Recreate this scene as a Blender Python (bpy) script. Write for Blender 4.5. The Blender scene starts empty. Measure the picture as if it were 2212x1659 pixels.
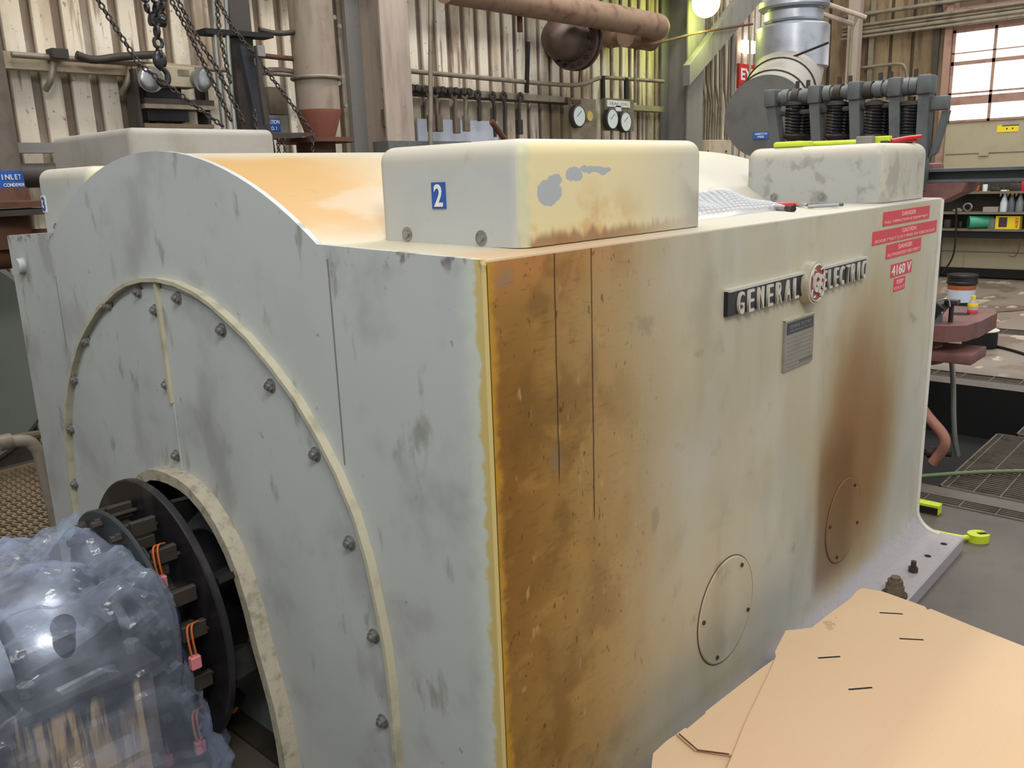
import bpy, bmesh, math, random
from mathutils import Vector, Matrix
random.seed(7)
C = bpy.context.scene.collection
PI = math.pi
# ---------------------------------------------------------------- camera
F_PX, YAW, PITCH, ROLL = 1859.4, .7395, .2367, -.0353
CAM = Vector((-1.1078, -1.0741, 1.62))
_f = Vector((math.cos(YAW)*math.cos(PITCH), math.sin(YAW)*math.cos(PITCH), -math.sin(PITCH)))
_r = Vector((math.sin(YAW), -math.cos(YAW), 0)); _u = _r.cross(_f)
RT = _r*math.cos(ROLL)+_u*math.sin(ROLL); UP = -_r*math.sin(ROLL)+_u*math.cos(ROLL)
cd = bpy.data.cameras.new('camera'); cam = bpy.data.objects.new('camera', cd); C.objects.link(cam)
cd.sensor_fit = 'HORIZONTAL'; cd.sensor_width = 36; cd.lens = F_PX/2212*36; cd.clip_start = .02; cd.clip_end = 200
cam.matrix_world = Matrix(((RT.x, UP.x, -_f.x, CAM.x), (RT.y, UP.y, -_f.y, CAM.y), (RT.z, UP.z, -_f.z, CAM.z), (0, 0, 0, 1)))
bpy.context.scene.camera = cam
# ---------------------------------------------------------------- world, lights, exposure
w = bpy.data.worlds.new('world'); bpy.context.scene.world = w; w.use_nodes = True
w.node_tree.nodes['Background'].inputs[0].default_value = (.93, .965, 1, 1)
w.node_tree.nodes['Background'].inputs[1].default_value = 1.0
vs = bpy.context.scene.view_settings
vs.view_transform = 'Standard'; vs.look = 'None'; vs.exposure = 0; vs.gamma = 1; vs.use_curve_mapping = False
def area(name, loc, aim, size, power, col):
    l = bpy.data.lights.new(name, 'AREA'); l.shape = 'RECTANGLE'; l.size, l.size_y = size; l.energy = power; l.color = col
    o = bpy.data.objects.new(name, l); C.objects.link(o); o.location = loc
    o.rotation_euler = (Vector(aim)-Vector(loc)).to_track_quat('-Z', 'Y').to_euler()
area('high_bay_light', (-2.3, -3.3, 5.4), (1, .8, .8), (2.4, 1.2), 210, (1, .96, .9))
area('high_bay_light', (.2, 1.2, 6.5), (.4, 1.2, 0), (2, 1.2), 25, (1, .95, .88))
area('high_bay_light', (4.5, 2.4, 6.5), (4.5, 3.6, 0), (3, .4), 170, (1, .95, .88))
area('high_bay_light', (9.5, 1.0, 6.5), (9.8, 1.5, 0), (3, 2), 170, (1, .94, .86))
area('high_bay_light', (1.0, 2.6, 6.2), (1.6, 5.0, 2.2), (2, .4), 90, (1, .95, .88))

def px(x, y, ax, val):
    d = _f+RT*((x-1106)/F_PX)-UP*((y-829.5)/F_PX); i = 'xyz'.index(ax)
    return CAM+d*((val-CAM[i])/d[i])
# ---------------------------------------------------------------- material helpers
def lin(r, g, b):
    return tuple((v/255/12.92 if v/255 <= .04045 else ((v/255+.055)/1.055)**2.4) for v in (r, g, b))+(1,)
class S:
    """a node socket with arithmetic"""
    def __init__(s, nt, k): s.nt, s.k = nt, k
    def _m(s, op, *a, clamp=False):
        n = s.nt.nodes.new('ShaderNodeMath'); n.operation = op; n.use_clamp = clamp
        for i, v in enumerate((s,)+a):
            if isinstance(v, S): s.nt.links.new(v.k, n.inputs[i])
            else: n.inputs[i].default_value = v
        return S(s.nt, n.outputs[0])
    def __add__(s, o): return s._m('ADD', o)
    def __sub__(s, o): return s._m('SUBTRACT', o)
    def __mul__(s, o): return s._m('MULTIPLY', o)
    def __truediv__(s, o): return s._m('DIVIDE', o)
    def inv(s): return (s*-1)+1
    def abs(s): return s._m('ABSOLUTE')
    def max(s, o): return s._m('MAXIMUM', o)
    def min(s, o): return s._m('MINIMUM', o)
    def sat(s): return s._m('ADD', 0., clamp=True)
    def st(s, a, b):
        n = s.nt.nodes.new('ShaderNodeMapRange'); n.interpolation_type = 'SMOOTHSTEP'
        lo, hi = min(a, b), max(a, b)
        s.nt.links.new(s.k, n.inputs[0]); n.inputs[1].default_value = lo; n.inputs[2].default_value = hi
        r = S(s.nt, n.outputs[0]); return r if a < b else r.inv()
class Mat:
    def __init__(m, name, rough=.5, metal=0., spec=.5):
        m.m = bpy.data.materials.new(name); m.m.use_nodes = True; m.nt = m.m.node_tree
        m.b = m.nt.nodes['Principled BSDF']; m.b.inputs['Roughness'].default_value = rough
        m.b.inputs['Metallic'].default_value = metal; m.b.inputs['Specular IOR Level'].default_value = spec
        m.g = m.nt.nodes.new('ShaderNodeNewGeometry'); m.tc = m.nt.nodes.new('ShaderNodeTexCoord')
        sp = m.nt.nodes.new('ShaderNodeSeparateXYZ'); m.nt.links.new(m.g.outputs['Position'], sp.inputs[0])
        m.x, m.y, m.z = (S(m.nt, sp.outputs[i]) for i in range(3))
        sn = m.nt.nodes.new('ShaderNodeSeparateXYZ'); m.nt.links.new(m.g.outputs['True Normal'], sn.inputs[0])
        m.nx, m.ny, m.nz = (S(m.nt, sn.outputs[i]) for i in range(3))
        m.c = None
    def noise(m, scale, detail=4, stretch=(1, 1, 1), rough=.55, off=0):
        mp = m.nt.nodes.new('ShaderNodeMapping'); mp.inputs['Scale'].default_value = stretch; mp.inputs['Location'].default_value = (off, off*.7, off*1.3)
        n = m.nt.nodes.new('ShaderNodeTexNoise'); n.inputs['Scale'].default_value = scale; n.inputs['Detail'].default_value = detail; n.inputs['Roughness'].default_value = rough
        m.nt.links.new(m.g.outputs['Position'], mp.inputs[0]); m.nt.links.new(mp.outputs[0], n.inputs[0])
        return S(m.nt, n.outputs[0])
    def voro(m, scale, stretch=(1, 1, 1)):
        mp = m.nt.nodes.new('ShaderNodeMapping'); mp.inputs['Scale'].default_value = stretch
        n = m.nt.nodes.new('ShaderNodeTexVoronoi'); n.inputs['Scale'].default_value = scale
        m.nt.links.new(m.g.outputs['Position'], mp.inputs[0]); m.nt.links.new(mp.outputs[0], n.inputs[0])
        return S(m.nt, n.outputs['Distance'])
    def base(m, *c): m.c = lin(*c); return m
    def mix(m, fac, *c):
        n = m.nt.nodes.new('ShaderNodeMix'); n.data_type = 'RGBA'
        if isinstance(fac, S): m.nt.links.new(fac.k, n.inputs[0])
        else: n.inputs[0].default_value = fac
        if isinstance(m.c, tuple): n.inputs[6].default_value = m.c
        else: m.nt.links.new(m.c, n.inputs[6])
        n.inputs[7].default_value = lin(*c); m.c = n.outputs[2]; return m
    def bump(m, h, strength=.2, dist=.01):
        n = m.nt.nodes.new('ShaderNodeBump'); n.inputs['Strength'].default_value = strength; n.inputs['Distance'].default_value = dist
        m.nt.links.new(h.k, n.inputs['Height']); m.nt.links.new(n.outputs[0], m.b.inputs['Normal']); return m
    def done(m):
        if isinstance(m.c, tuple): m.b.inputs['Base Color'].default_value = m.c
        else: m.nt.links.new(m.c, m.b.inputs['Base Color'])
        return m.m
def grimy(name, col, dirt=None, rough=.6, metal=0., scale=6, amt=.6, fine=60, stretch=(1, 1, 1), bump=.15):
    m = Mat(name, rough, metal); m.base(*col); d = dirt or tuple(int(v*.55) for v in col)
    m.mix(m.noise(scale, 5, stretch).st(.45, .75)*amt, *d); m.mix(m.noise(fine, 3).st(.6, .75)*(amt*.5), *d)
    if bump: m.bump(m.noise(fine, 3), bump, .003)
    return m.done()
def plain(name, col, rough=.5, metal=0.):
    m = Mat(name, rough, metal); m.base(*col); m.mix(m.noise(30, 3).st(.5, .8)*.3, *[int(v*.75) for v in col]); return m.done()
def glow(name, col, strength):
    m = Mat(name); m.base(*col); m.b.inputs['Emission Color'].default_value = lin(*col); m.b.inputs['Emission Strength'].default_value = strength; return m.done()
# ---------------------------------------------------------------- mesh helpers
class MB:
    def __init__(s): s.bm = bmesh.new()
    def box(s, lo, hi, bev=0, seg=2, rot=None):
        lo, hi = Vector(lo), Vector(hi); c = (lo+hi)/2; d = hi-lo
        r = bmesh.ops.create_cube(s.bm, size=1); vs_ = r['verts']
        M = Matrix.Translation(c) @ (rot.to_4x4() if rot is not None else Matrix()) @ Matrix.Diagonal((abs(d.x), abs(d.y), abs(d.z), 1))
        bmesh.ops.transform(s.bm, matrix=M, verts=vs_)
        if bev:
            es = list({e for v in vs_ for e in v.link_edges})
            bmesh.ops.bevel(s.bm, geom=es, offset=bev, segments=seg, affect='EDGES', profile=.5)
        return s
    def cyl(s, a, b, r, r2=None, seg=20, cap=True):
        a, b = Vector(a), Vector(b); d = b-a
        q = d.to_track_quat('Z', 'Y').to_matrix().to_4x4()
        bmesh.ops.create_cone(s.bm, cap_ends=cap, segments=seg, radius1=r, radius2=r if r2 is None else r2, depth=d.length, matrix=Matrix.Translation((a+b)/2) @ q)
        return s
    def sph(s, c, r, sc=(1, 1, 1), seg=16):
        bmesh.ops.create_uvsphere(s.bm, u_segments=seg, v_segments=seg//2+2, radius=r, matrix=Matrix.Translation(c) @ Matrix.Diagonal((*sc, 1))); return s
    def tube(s, pts, r, seg=10, smooth=0, closed=False):
        pts = [Vector(p) for p in pts]
        for _ in range(smooth):
            q = [pts[0]]
            for i in range(len(pts)-1): q += [pts[i]*.75+pts[i+1]*.25, pts[i]*.25+pts[i+1]*.75]
            pts = q+[pts[-1]]
        n = len(pts); rings = []; up = None
        for i, p in enumerate(pts):
            if closed: t = pts[(i+1) % n]-pts[i-1]
            else: t = pts[min(i+1, n-1)]-pts[max(i-1, 0)]
            t.normalize()
            if up is None: up = t.orthogonal().normalized()
            up = (up-t*up.dot(t)).normalized(); v = t.cross(up)
            rr = r[i] if isinstance(r, (list, tuple)) else r
            rings.append([s.bm.verts.new(p+(up*math.cos(a)+v*math.sin(a))*rr) for a in (2*PI*k/seg for k in range(seg))])
        for i in range(n if closed else n-1):
            A, B = rings[i], rings[(i+1) % n]
            for k in range(seg): s.bm.faces.new((A[k], A[(k+1) % seg], B[(k+1) % seg], B[k]))
        if not closed: s.bm.faces.new(rings[0][::-1]); s.bm.faces.new(rings[-1])
        return s
    def lathe(s, prof, o, ax=(0, 0, 1), seg=24):
        o = Vector(o); q = Vector(ax).to_track_quat('Z', 'Y').to_matrix(); rings = []
        for r, h in prof: rings.append([s.bm.verts.new(o+q @ Vector((r*math.cos(2*PI*k/seg), r*math.sin(2*PI*k/seg), h))) for k in range(seg)])
        for A, B in zip(rings, rings[1:]):
            for k in range(seg): s.bm.faces.new((A[k], A[(k+1) % seg], B[(k+1) % seg], B[k]))
        s.bm.faces.new(rings[0][::-1]); s.bm.faces.new(rings[-1]); return s
    def prism(s, poly, off):
        """closed polygon (3-D points) thickened by the vector off"""
        off = Vector(off); a = [s.bm.verts.new(Vector(p)) for p in poly]; b = [s.bm.verts.new(Vector(p)+off) for p in poly]; n = len(a)
        s.bm.faces.new(a); s.bm.faces.new(b[::-1])
        for i in range(n): s.bm.faces.new((a[i], b[i], b[(i+1) % n], a[(i+1) % n]))
        return s
    def band(s, A, B, off, closed=False):
        """strip between two polylines, thickened by off"""
        off = Vector(off); n = len(A)
        a, b = [s.bm.verts.new(Vector(p)) for p in A], [s.bm.verts.new(Vector(p)) for p in B]
        c, d = [s.bm.verts.new(Vector(p)+off) for p in A], [s.bm.verts.new(Vector(p)+off) for p in B]
        for i in range(n if closed else n-1):
            j = (i+1) % n
            for q in ((a[i], a[j], b[j], b[i]), (c[i], d[i], d[j], c[j]), (a[i], c[i], c[j], a[j]), (b[i], b[j], d[j], d[i])): s.bm.faces.new(q)
        if not closed:
            s.bm.faces.new((a[0], b[0], d[0], c[0])); s.bm.faces.new((a[-1], c[-1], d[-1], b[-1]))
        return s
    def hexnut(s, c, ax, r, h): return s.cyl(c, Vector(c)+Vector(ax).normalized()*h, r, seg=6)
    def build(s, name, mat, parent=None, smooth=35, origin=None):
        bmesh.ops.recalc_face_normals(s.bm, faces=s.bm.faces[:])
        if parent is not None:
            o = Vector((0, 0, 0)); p = parent
            while p is not None: o += p.location; p = p.parent
        elif origin is not None: o = Vector(origin)
        else:
            vv = [v.co for v in s.bm.verts]
            o = Vector(((min(v.x for v in vv)+max(v.x for v in vv))/2, (min(v.y for v in vv)+max(v.y for v in vv))/2, min(v.z for v in vv)))
        bmesh.ops.translate(s.bm, vec=-o, verts=s.bm.verts)
        me = bpy.data.meshes.new(name); s.bm.to_mesh(me); s.bm.free()
        me.materials.append(mat)
        if smooth:
            me.shade_smooth()
            try: me.set_sharp_from_angle(angle=math.radians(smooth))
            except Exception: pass
        ob = bpy.data.objects.new(name, me); C.objects.link(ob)
        if parent is not None: ob.parent = parent
        else: ob.location = o
        return ob
def tag(o, label, cat, group=None, kind=None):
    o['label'] = label; o['category'] = cat
    if group: o['group'] = group
    if kind: o['kind'] = kind
    return o
def thing(name, loc, label, cat, group=None):
    o = bpy.data.objects.new(name, None); o.empty_display_size = .05; C.objects.link(o); o.location = loc; return tag(o, label, cat, group)
def struct(o): o['kind'] = 'structure'; return o
def dup(o, loc, label=None, parent=None):
    c = o.copy(); C.objects.link(c)
    if parent is None: c.location = loc
    else: c.parent = parent
    if label: c['label'] = label
    for ch in list(o.children): dup(ch, None, None, c)
    return c
def text(name, s_, mat, parent, origin, right, up, height, width=None, depth=.001, bold=0., align='CENTER'):
    """raised lettering: origin = centre of the line, right / up = unit vectors"""
    cu = bpy.data.curves.new(name, 'FONT'); cu.body = s_; cu.size = 1; cu.extrude = .5; cu.offset = bold; cu.align_x = 'LEFT'; cu.resolution_u = 3
    t = bpy.data.objects.new(name, cu); C.objects.link(t); dg = bpy.context.evaluated_depsgraph_get()
    me = bpy.data.meshes.new_from_object(t.evaluated_get(dg)); bpy.data.objects.remove(t); bpy.data.curves.remove(cu)
    vs_ = [v.co.copy() for v in me.vertices]
    x0, x1 = min(v.x for v in vs_), max(v.x for v in vs_); y0, y1 = min(v.y for v in vs_), max(v.y for v in vs_)
    R, U = Vector(right), Vector(up); N = R.cross(U); O = Vector(origin)
    p = parent; off = Vector((0, 0, 0))
    while p is not None: off += p.location; p = p.parent
    sy = height/(y1-y0); sx = width/(x1-x0) if width else sy
    for v, c in zip(me.vertices, vs_):
        v.co = O+R*((c.x-(x0+x1)/2)*sx)+U*((c.y-(y0+y1)/2)*sy)+N*((c.z+.5)*depth)-off
    me.materials.clear(); me.materials.append(mat)
    ob = bpy.data.objects.new(name, me); C.objects.link(ob); ob.parent = parent
    return ob
# ---------------------------------------------------------------- materials
def paint(name):
    """old grey machine enamel, shared wear"""
    m = Mat(name, .48, 0, .45); return m
def end_paint():
    m = paint('grey_enamel'); m.base(186, 191, 189)
    m.mix(m.noise(1.6, 3).st(.42, .7)*.5, 168, 173, 173)
    m.mix(m.noise(4, 4, off=3).st(.5, .7)*.6, 154, 155, 155)
    m.mix(m.noise(3, 5, (1, 1, .6), off=12).st(.6, .68)*.45, 136, 134, 130); m.mix(m.noise(1.2, 2, off=15).st(.5, .7)*m.y.st(1.0, 1.8)*.5, 162, 158, 164)
    m.mix(m.noise(9, 5, (1, 1, .45), off=9).st(.6, .7)*.6, 122, 119, 112)
    m.mix(m.noise(30, 3, off=5).st(.69, .76)*.5, 92, 88, 84)
    # pale halo and yellow fringe where the rust stain creeps round the corner
    e = m.y+m.noise(22, 6, (1, 1, 1.5))*.05
    m.mix(e.st(.10, .045)*.75, 206, 214, 200); m.mix(e.st(.05, .036)*.85, 204, 178, 96)
    m.mix(m.z.st(1.44, 1.475)*((m.y-1.21).abs().st(.7, .74))*m.noise(20, 3, off=2).st(.52, .62)*.7, 96, 78, 66)
    m.bump(m.noise(90, 2), .05, .002); return m.done()
def side_paint():
    m = paint('stained_side_enamel'); m.base(186, 183, 168)
    m.mix(m.noise(2.5, 3).st(.4, .65)*.5, 168, 167, 156)
    m.mix((m.x.st(1.15, 1.5)*m.z.st(.5, 1.2))*.8, 194, 184, 156)
    m.mix((m.noise(1.7, 2, off=4).st(.45, .62)*m.x.st(.3, .7))*.35, 180, 162, 116)
    m.mix(m.x.st(2.35, 2.6)*.6, 198, 193, 180)
    m.mix(m.noise(7, 5, (1, 1, .22), off=21).st(.5, .68)*.4, 160, 150, 124); m.mix(m.noise(5, 4, (1, 1, .3), off=25).st(.52, .68)*.35, 198, 196, 184)
    m.mix(m.noise(3.5, 5, off=31).st(.58, .68)*.35, 148, 142, 124)
    xw = m.x+(m.noise(4, 4, (1, 1, .5))-.5)*.16
    low = m.z.st(.05, .45)
    m.mix(xw.st(.95, .25)*(low*.6+.35)*.9, 172, 152, 108)
    m.mix(xw.st(.74, .26)*(low*.5+.45)*.95, 166, 132, 78)
    m.mix(xw.st(.42, .1)*(m.z.st(-.1, .7)*.8+.15), 146, 106, 42)
    m.mix(xw.st(.22, .03)*(m.z.st(.3, .9)*.75)*m.z.st(1.42, 1.2), 126, 82, 26)
    m.mix(m.z.st(1.36, 1.47)*xw.st(.6, .1)*.75, 184, 122, 60)
    # second blotch, under the name plate, running down over the far round cover
    dx = (m.x-1.93)/.34; dz = (m.z-.66)/.5
    d = (dx*dx+dz*dz)+(m.noise(3.2, 4, (1, 1, .4))-.5)*1.2
    m.mix(d.st(2.1, .6)*.75, 164, 140, 96); m.mix(d.st(1.15, .1)*.85, 140, 100, 52)
    dr = m.x+(m.noise(14, 3, (1, 1, .12))-.5)*.06
    m.mix((dr.st(1.52, 1.6)*dr.st(1.95, 1.8))*(m.z.st(.85, .6)*m.z.st(.12, .25))*.7, 112, 74, 32)
    rz = xw.st(.6, .2)
    m.mix(rz*m.noise(7, 6, (1, 1, .8), off=11).st(.46, .62)*.55, 108, 76, 26); m.mix(rz*m.noise(11, 5, (.6, 1, 1.2), off=13).st(.52, .66)*.45, 176, 132, 72)
    # specks, brush scratches and rub marks
    m.mix(m.noise(75, 2, (1, 1, .5), off=7).st(.66, .74)*xw.st(.8, .2)*.75, 78, 50, 22)
    m.mix(m.noise(34, 3, (1, 1, .35), off=1).st(.64, .74)*xw.st(.8, .3)*.5, 192, 166, 110)
    m.mix(m.noise(60, 4, (.35, 1, 1.6), off=6).st(.55, .7)*xw.st(.7, .1)*.45, 104, 72, 34)
    m.mix(m.noise(8, 4, off=8).st(.64, .74)*.4, 120, 112, 98)
    # yellow and pale fringe at the very corner
    e = m.x+m.noise(22, 6, (1, 1, 1.5))*.06
    m.mix(e.st(.07, .044)*.85, 186, 138, 40)
    # two thin dark runs
    for x0, zb in ((.205, .98), (.325, .86)):
        xx = (m.x+(m.noise(9, 2)-.5)*.006-x0).abs()
        m.mix(xx.st(.0034, .0014)*m.z.st(zb, zb+.04)*.85, 62, 38, 18)
    # foot: bare chalky grey with speckle
    f = (m.z+(m.noise(18, 4)-.5)*.12).st(.17, .09)
    m.mix(f, 168, 162, 164); m.mix(f*m.noise(70, 4, (1, 1, 2), off=2).st(.56, .7)*.4, 122, 112, 108)
    m.bump(m.noise(70, 3, (1, 1, .4)), .1, .002); return m.done()
def top_paint():
    m = paint('cream_stained_top'); m.base(192, 187, 172)
    m.mix(m.noise(2.2, 3).st(.45, .7)*.5, 196, 186, 152)
    n = m.y+(m.noise(3, 4, (.5, 1, 1))-.5)*.22
    xx = m.x+(m.noise(4, 4, off=6)-.5)*.25
    m.mix(xx.st(1.6, .3)*n.st(1.35, .95)*.35, 190, 172, 128)
    m.mix((n.st(1.12, .9)*n.st(.5, .6))*xx.st(.62, .2)*.9, 186, 140, 66)
    m.mix((n.st(1.05, .9)*n.st(.74, .84))*xx.st(1.1, .4)*.35, 186, 148, 84)
    m.mix((m.noise(5, 4, (.4, 1, 1), off=2).st(.56, .68)*n.st(.9, .6))*.4, 192, 188, 176)
    m.mix(m.noise(14, 5, (.3, 1, 1), off=4).st(.66, .75)*.5, 140, 120, 92)
    m.mix((m.z.st(1.485, 1.478)*m.x.st(.9, .2))*m.y.st(.2, .05)*.6, 190, 150, 110)
    m.mix(m.x.st(1.9, 2.05)*m.y.st(1.1, .4)*.8, 176, 168, 156); return m.done()
def cover_paint():
    m = paint('terminal_cover_enamel'); m.base(180, 183, 180)
    m.mix(m.noise(7, 4).st(.5, .72)*.45, 172, 173, 169); m.mix(m.noise(11, 4, off=3).st(.62, .72)*.6, 134, 128, 118)
    m.mix(m.x.st(2.0, 2.1)*.7, 160, 159, 152); m.mix(m.x.st(2.0, 2.1)*m.noise(13, 4, off=7).st(.52, .64)*.6, 128, 126, 120)
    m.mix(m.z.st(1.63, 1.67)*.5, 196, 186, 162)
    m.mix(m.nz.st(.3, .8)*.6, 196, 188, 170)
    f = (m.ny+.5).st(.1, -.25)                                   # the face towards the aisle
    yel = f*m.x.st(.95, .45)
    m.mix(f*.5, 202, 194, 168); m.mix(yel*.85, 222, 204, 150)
    m.mix(yel*m.noise(9, 5, off=5).st(.44, .6)*m.z.st(1.63, 1.52)*m.x.st(.75, .4)*.8, 198, 154, 92)
    m.mix(yel*(m.z+(m.noise(30, 3, (1, 1, .2))-.5)*.06).st(1.515, 1.49)*.8, 128, 86, 46)
    e = m.x+m.noise(24, 3)*.03
    m.mix(f*e.st(.235, .215)*.9, 190, 192, 160)
    jx = (m.noise(16, 4, off=9)-.5)*.05; jz = (m.noise(16, 4, off=19)-.5)*.045
    for (qx, qy), ra_, rb_ in (((1186, 418), .036, .026), ((1196, 388), .02, .014), ((1237, 378), .026, .014), ((1285, 366), .055, .009)):
        c_ = px(qx, qy, 'y', .062); ex = (m.x-c_.x+jx)/ra_; ez = (m.z-c_.z+jz)/rb_
        m.mix(f*(ex*ex+ez*ez).st(1.15, 1.0), 164, 168, 170)
    m.mix(f*m.x.st(.75, .86)*m.noise(10, 3, off=1).st(.5, .62)*.5, 138, 130, 112)
    m.bump(m.noise(90, 2), .05, .002); return m.done()
M = dict(
    end=end_paint(), side=side_paint(), top=top_paint(), cover=cover_paint(),
    bead=grimy('bead_cream', (188, 182, 158), (120, 112, 98), .5, scale=14, amt=.5),
    rim=grimy('rim_dusty', (176, 168, 148), (110, 100, 88), .8, scale=30, amt=.7, fine=160, bump=.4),
    bolt=grimy('bolt_grey', (150, 150, 146), (70, 66, 60), .35, .6, 40, .5, 120),
    black=grimy('black_greasy', (30, 28, 30), (62, 58, 58), .35, 0, 5, .8, 40, (1, 3, .6)),
    blacksatin=plain('black_satin', (24, 24, 26), .4), darksteel=grimy('dark_steel', (62, 56, 50), (34, 30, 28), .6, .2, 8),
    baffle=grimy('green_grey_plate', (128, 138, 134), (84, 90, 86), .6), bluegrey=grimy('blue_grey_enamel', (90, 94, 94), (56, 60, 62), .5, 0, 10, .5),
    copper=plain('copper_wire', (190, 98, 48), .4), pink=plain('pink_connector', (206, 122, 128), .5), grey=grimy('mid_grey', (128, 126, 120), (80, 76, 70)),
    steel=grimy('bright_steel', (170, 170, 172), (90, 88, 86), .28, .85, 10, .4), wall=None,
    rustpipe=grimy('rusty_pipe', (138, 112, 90), (92, 58, 40), .7, 0, 7, .8, 40), rust=grimy('rust', (92, 58, 42), (52, 34, 26), .8, 0, 8),
    beigepipe=grimy('beige_pipe', (142, 128, 114), (96, 82, 68), .6, 0, 4, .7, 30, (2, 2, .5)), redprimer=grimy('red_primer', (122, 82, 76), (78, 50, 46), .6, 0, 9, .5),
    conduit=grimy('conduit', (132, 122, 106), (80, 70, 58), .5, .2, 8, .6), column=grimy('column_paint', (164, 150, 138), (112, 92, 80), .65, 0, 3, .6, 25, (3, 3, .4)),
    colgrey=grimy('column_grey', (122, 120, 116), (84, 80, 76), .6, 0, 3, .5, 25, (3, 3, .4)), alu=grimy('aluminium_jacket', (170, 174, 182), (120, 118, 116), .35, .55, 5, .5),
    capgrey=grimy('duct_cap', (98, 96, 92), (70, 64, 60), .6, .1, 5, .5), blue=plain('label_blue', (38, 84, 160), .5), white=plain('white_paint', (226, 226, 226), .5),
    red=plain('sticker_red', (208, 66, 74), .5), pale=plain('sticker_letters', (240, 176, 172), .6), lime=plain('lime_paint', (196, 214, 44), .4), redgrip=plain('red_grip', (206, 34, 40), .35),
    yellow=plain('yellow', (236, 208, 44), .5), green=plain('green_tin', (62, 150, 118), .4), cream=grimy('cream_panel', (168, 158, 132), (130, 118, 94), .6, 0, 3, .4),
    bench=grimy('bench_grey', (112, 104, 90), (66, 60, 50), .7, 0, 6), dark=plain('deep_black', (14, 13, 13), .8), wood=grimy('wood', (150, 120, 88), (100, 74, 50), .8, 0, 6, .6, 40, (1, 1, 6)),
    gauge=plain('gauge_face', (210, 220, 218), .3), orange=plain('orange_label', (176, 84, 40), .5), hose=plain('green_hose', (92, 108, 74), .5), salmon=grimy('salmon_pipe', (168, 118, 100), (112, 76, 64), .6),
    lamp=glow('lamp_yellow_green', (240, 255, 110), 8.), tube=glow('lit_opening', (255, 240, 225), 5.), glasspane=None, silverpipe=grimy('galvanised', (150, 154, 148), (90, 90, 84), .4, .5),
)
m = Mat('dirty_corrugated', .6); m.base(216, 208, 192)
m.mix(m.noise(.8, 3).st(.4, .6)*.6, 194, 176, 148); m.mix(m.noise(5, 5, (1, 1, .15)).st(.5, .64)*.7, 162, 142, 116)
m.mix(m.noise(14, 4, (1, 1, .08), off=3).st(.56, .66)*.75, 106, 84, 64); m.mix(m.noise(30, 3, off=2).st(.64, .72)*.6, 70, 56, 44)
m.mix(m.noise(2.2, 4, (1, 1, .5), off=6).st(.52, .64)*.6, 128, 110, 90)
m.mix(((m.y-4.985).st(.0, .022))*(m.noise(3, 4, (1, 1, .3), off=1).st(.25, .5)*.5+.35), 96, 78, 62); M['wall'] = m.done()
m = Mat('brown_corrugated', .7); m.base(140, 120, 92)
m.mix(m.noise(2, 4, (1, 1, .6)).st(.45, .65)*.7, 104, 86, 64); m.mix(m.noise(9, 4, (1, 1, .12), off=2).st(.5, .65)*.7, 84, 64, 46)
m.mix(((m.x-12.29).st(.0, .03))*.8, 66, 52, 40); M['farwall'] = m.done()
m = Mat('workshop_floor', .42); m.base(94, 86, 78)
m.mix(m.noise(.9, 5).st(.42, .6)*.7, 78, 70, 63); m.mix(m.noise(3.5, 5, off=2).st(.5, .68)*.6, 62, 55, 49)
m.mix(m.x.st(5.8, 6.6)*.75, 148, 134, 120); m.mix((m.noise(1.4, 6, (1, 1.6, 1), off=4).st(.5, .6)*m.x.st(6, 6.5))*.8, 104, 88, 74)
m.mix((m.noise(2.3, 6, (1, 2, 1), off=7).st(.58, .63)*m.x.st(6, 6.5))*.7, 206, 188, 170)
m.mix(m.noise(60, 3).st(.62, .72)*.4, 58, 50, 44); M['floor'] = m.done()
m = Mat('brown_cardboard', .8); m.base(212, 182, 147)
m.mix(m.noise(1.5, 2).st(.4, .7)*.3, 206, 168, 130); m.mix(m.noise(40, 3, (.3, 3, 1)).st(.5, .8)*.12, 190, 146, 98)
m.mix(m.noise(12, 5, off=5).st(.7, .74)*.4, 150, 110, 70); m.bump(m.noise(50, 2, (.3, 3, 1)), .05, .001); M['card'] = m.done()
m = Mat('oil_streaked_casting', .5); m.base(204, 170, 122)
s1 = m.noise(26, 4, (1.6, 1, .10)).st(.48, .58)
m.mix(s1*m.z.st(.02, .40)*.9, 66, 52, 46); m.mix(m.noise(20, 4, (1.5, 1, .15), off=3).st(.47, .56)*m.z.st(.27, .40), 40, 36, 40)
m.mix(m.noise(8, 4).st(.6, .7)*.4, 120, 100, 80); M['pedestal'] = m.done()
# clear crumpled plastic sheet
m = Mat('clear_plastic', .12, 0, .8); m.base(178, 190, 214); m.b.inputs['Specular IOR Level'].default_value = 1.
m.bump(m.noise(16, 3), .25, .02); tr = m.nt.nodes.new('ShaderNodeBsdfTransparent'); tr.inputs[0].default_value = (.86, .9, .97, 1)
mx = m.nt.nodes.new('ShaderNodeMixShader'); lw = m.nt.nodes.new('ShaderNodeLayerWeight'); lw.inputs[0].default_value = .35; k = (m.noise(7, 4, off=3).st(.4, .7)*.22+.11+S(m.nt, lw.outputs['Facing'])*.38).sat()
m.nt.links.new(k.k, mx.inputs[0]); m.done(); m.nt.links.new(tr.outputs[0], mx.inputs[1]); m.nt.links.new(m.b.outputs[0], mx.inputs[2])
m.nt.links.new(mx.outputs[0], m.nt.nodes['Material Output'].inputs[0]); M['plastic'] = m.m
m = Mat('bubble_film', .12, 0, 1.); m.base(214, 216, 220); tr = m.nt.nodes.new('ShaderNodeBsdfTransparent'); mx = m.nt.nodes.new('ShaderNodeMixShader'); mx.inputs[0].default_value = .45
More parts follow.
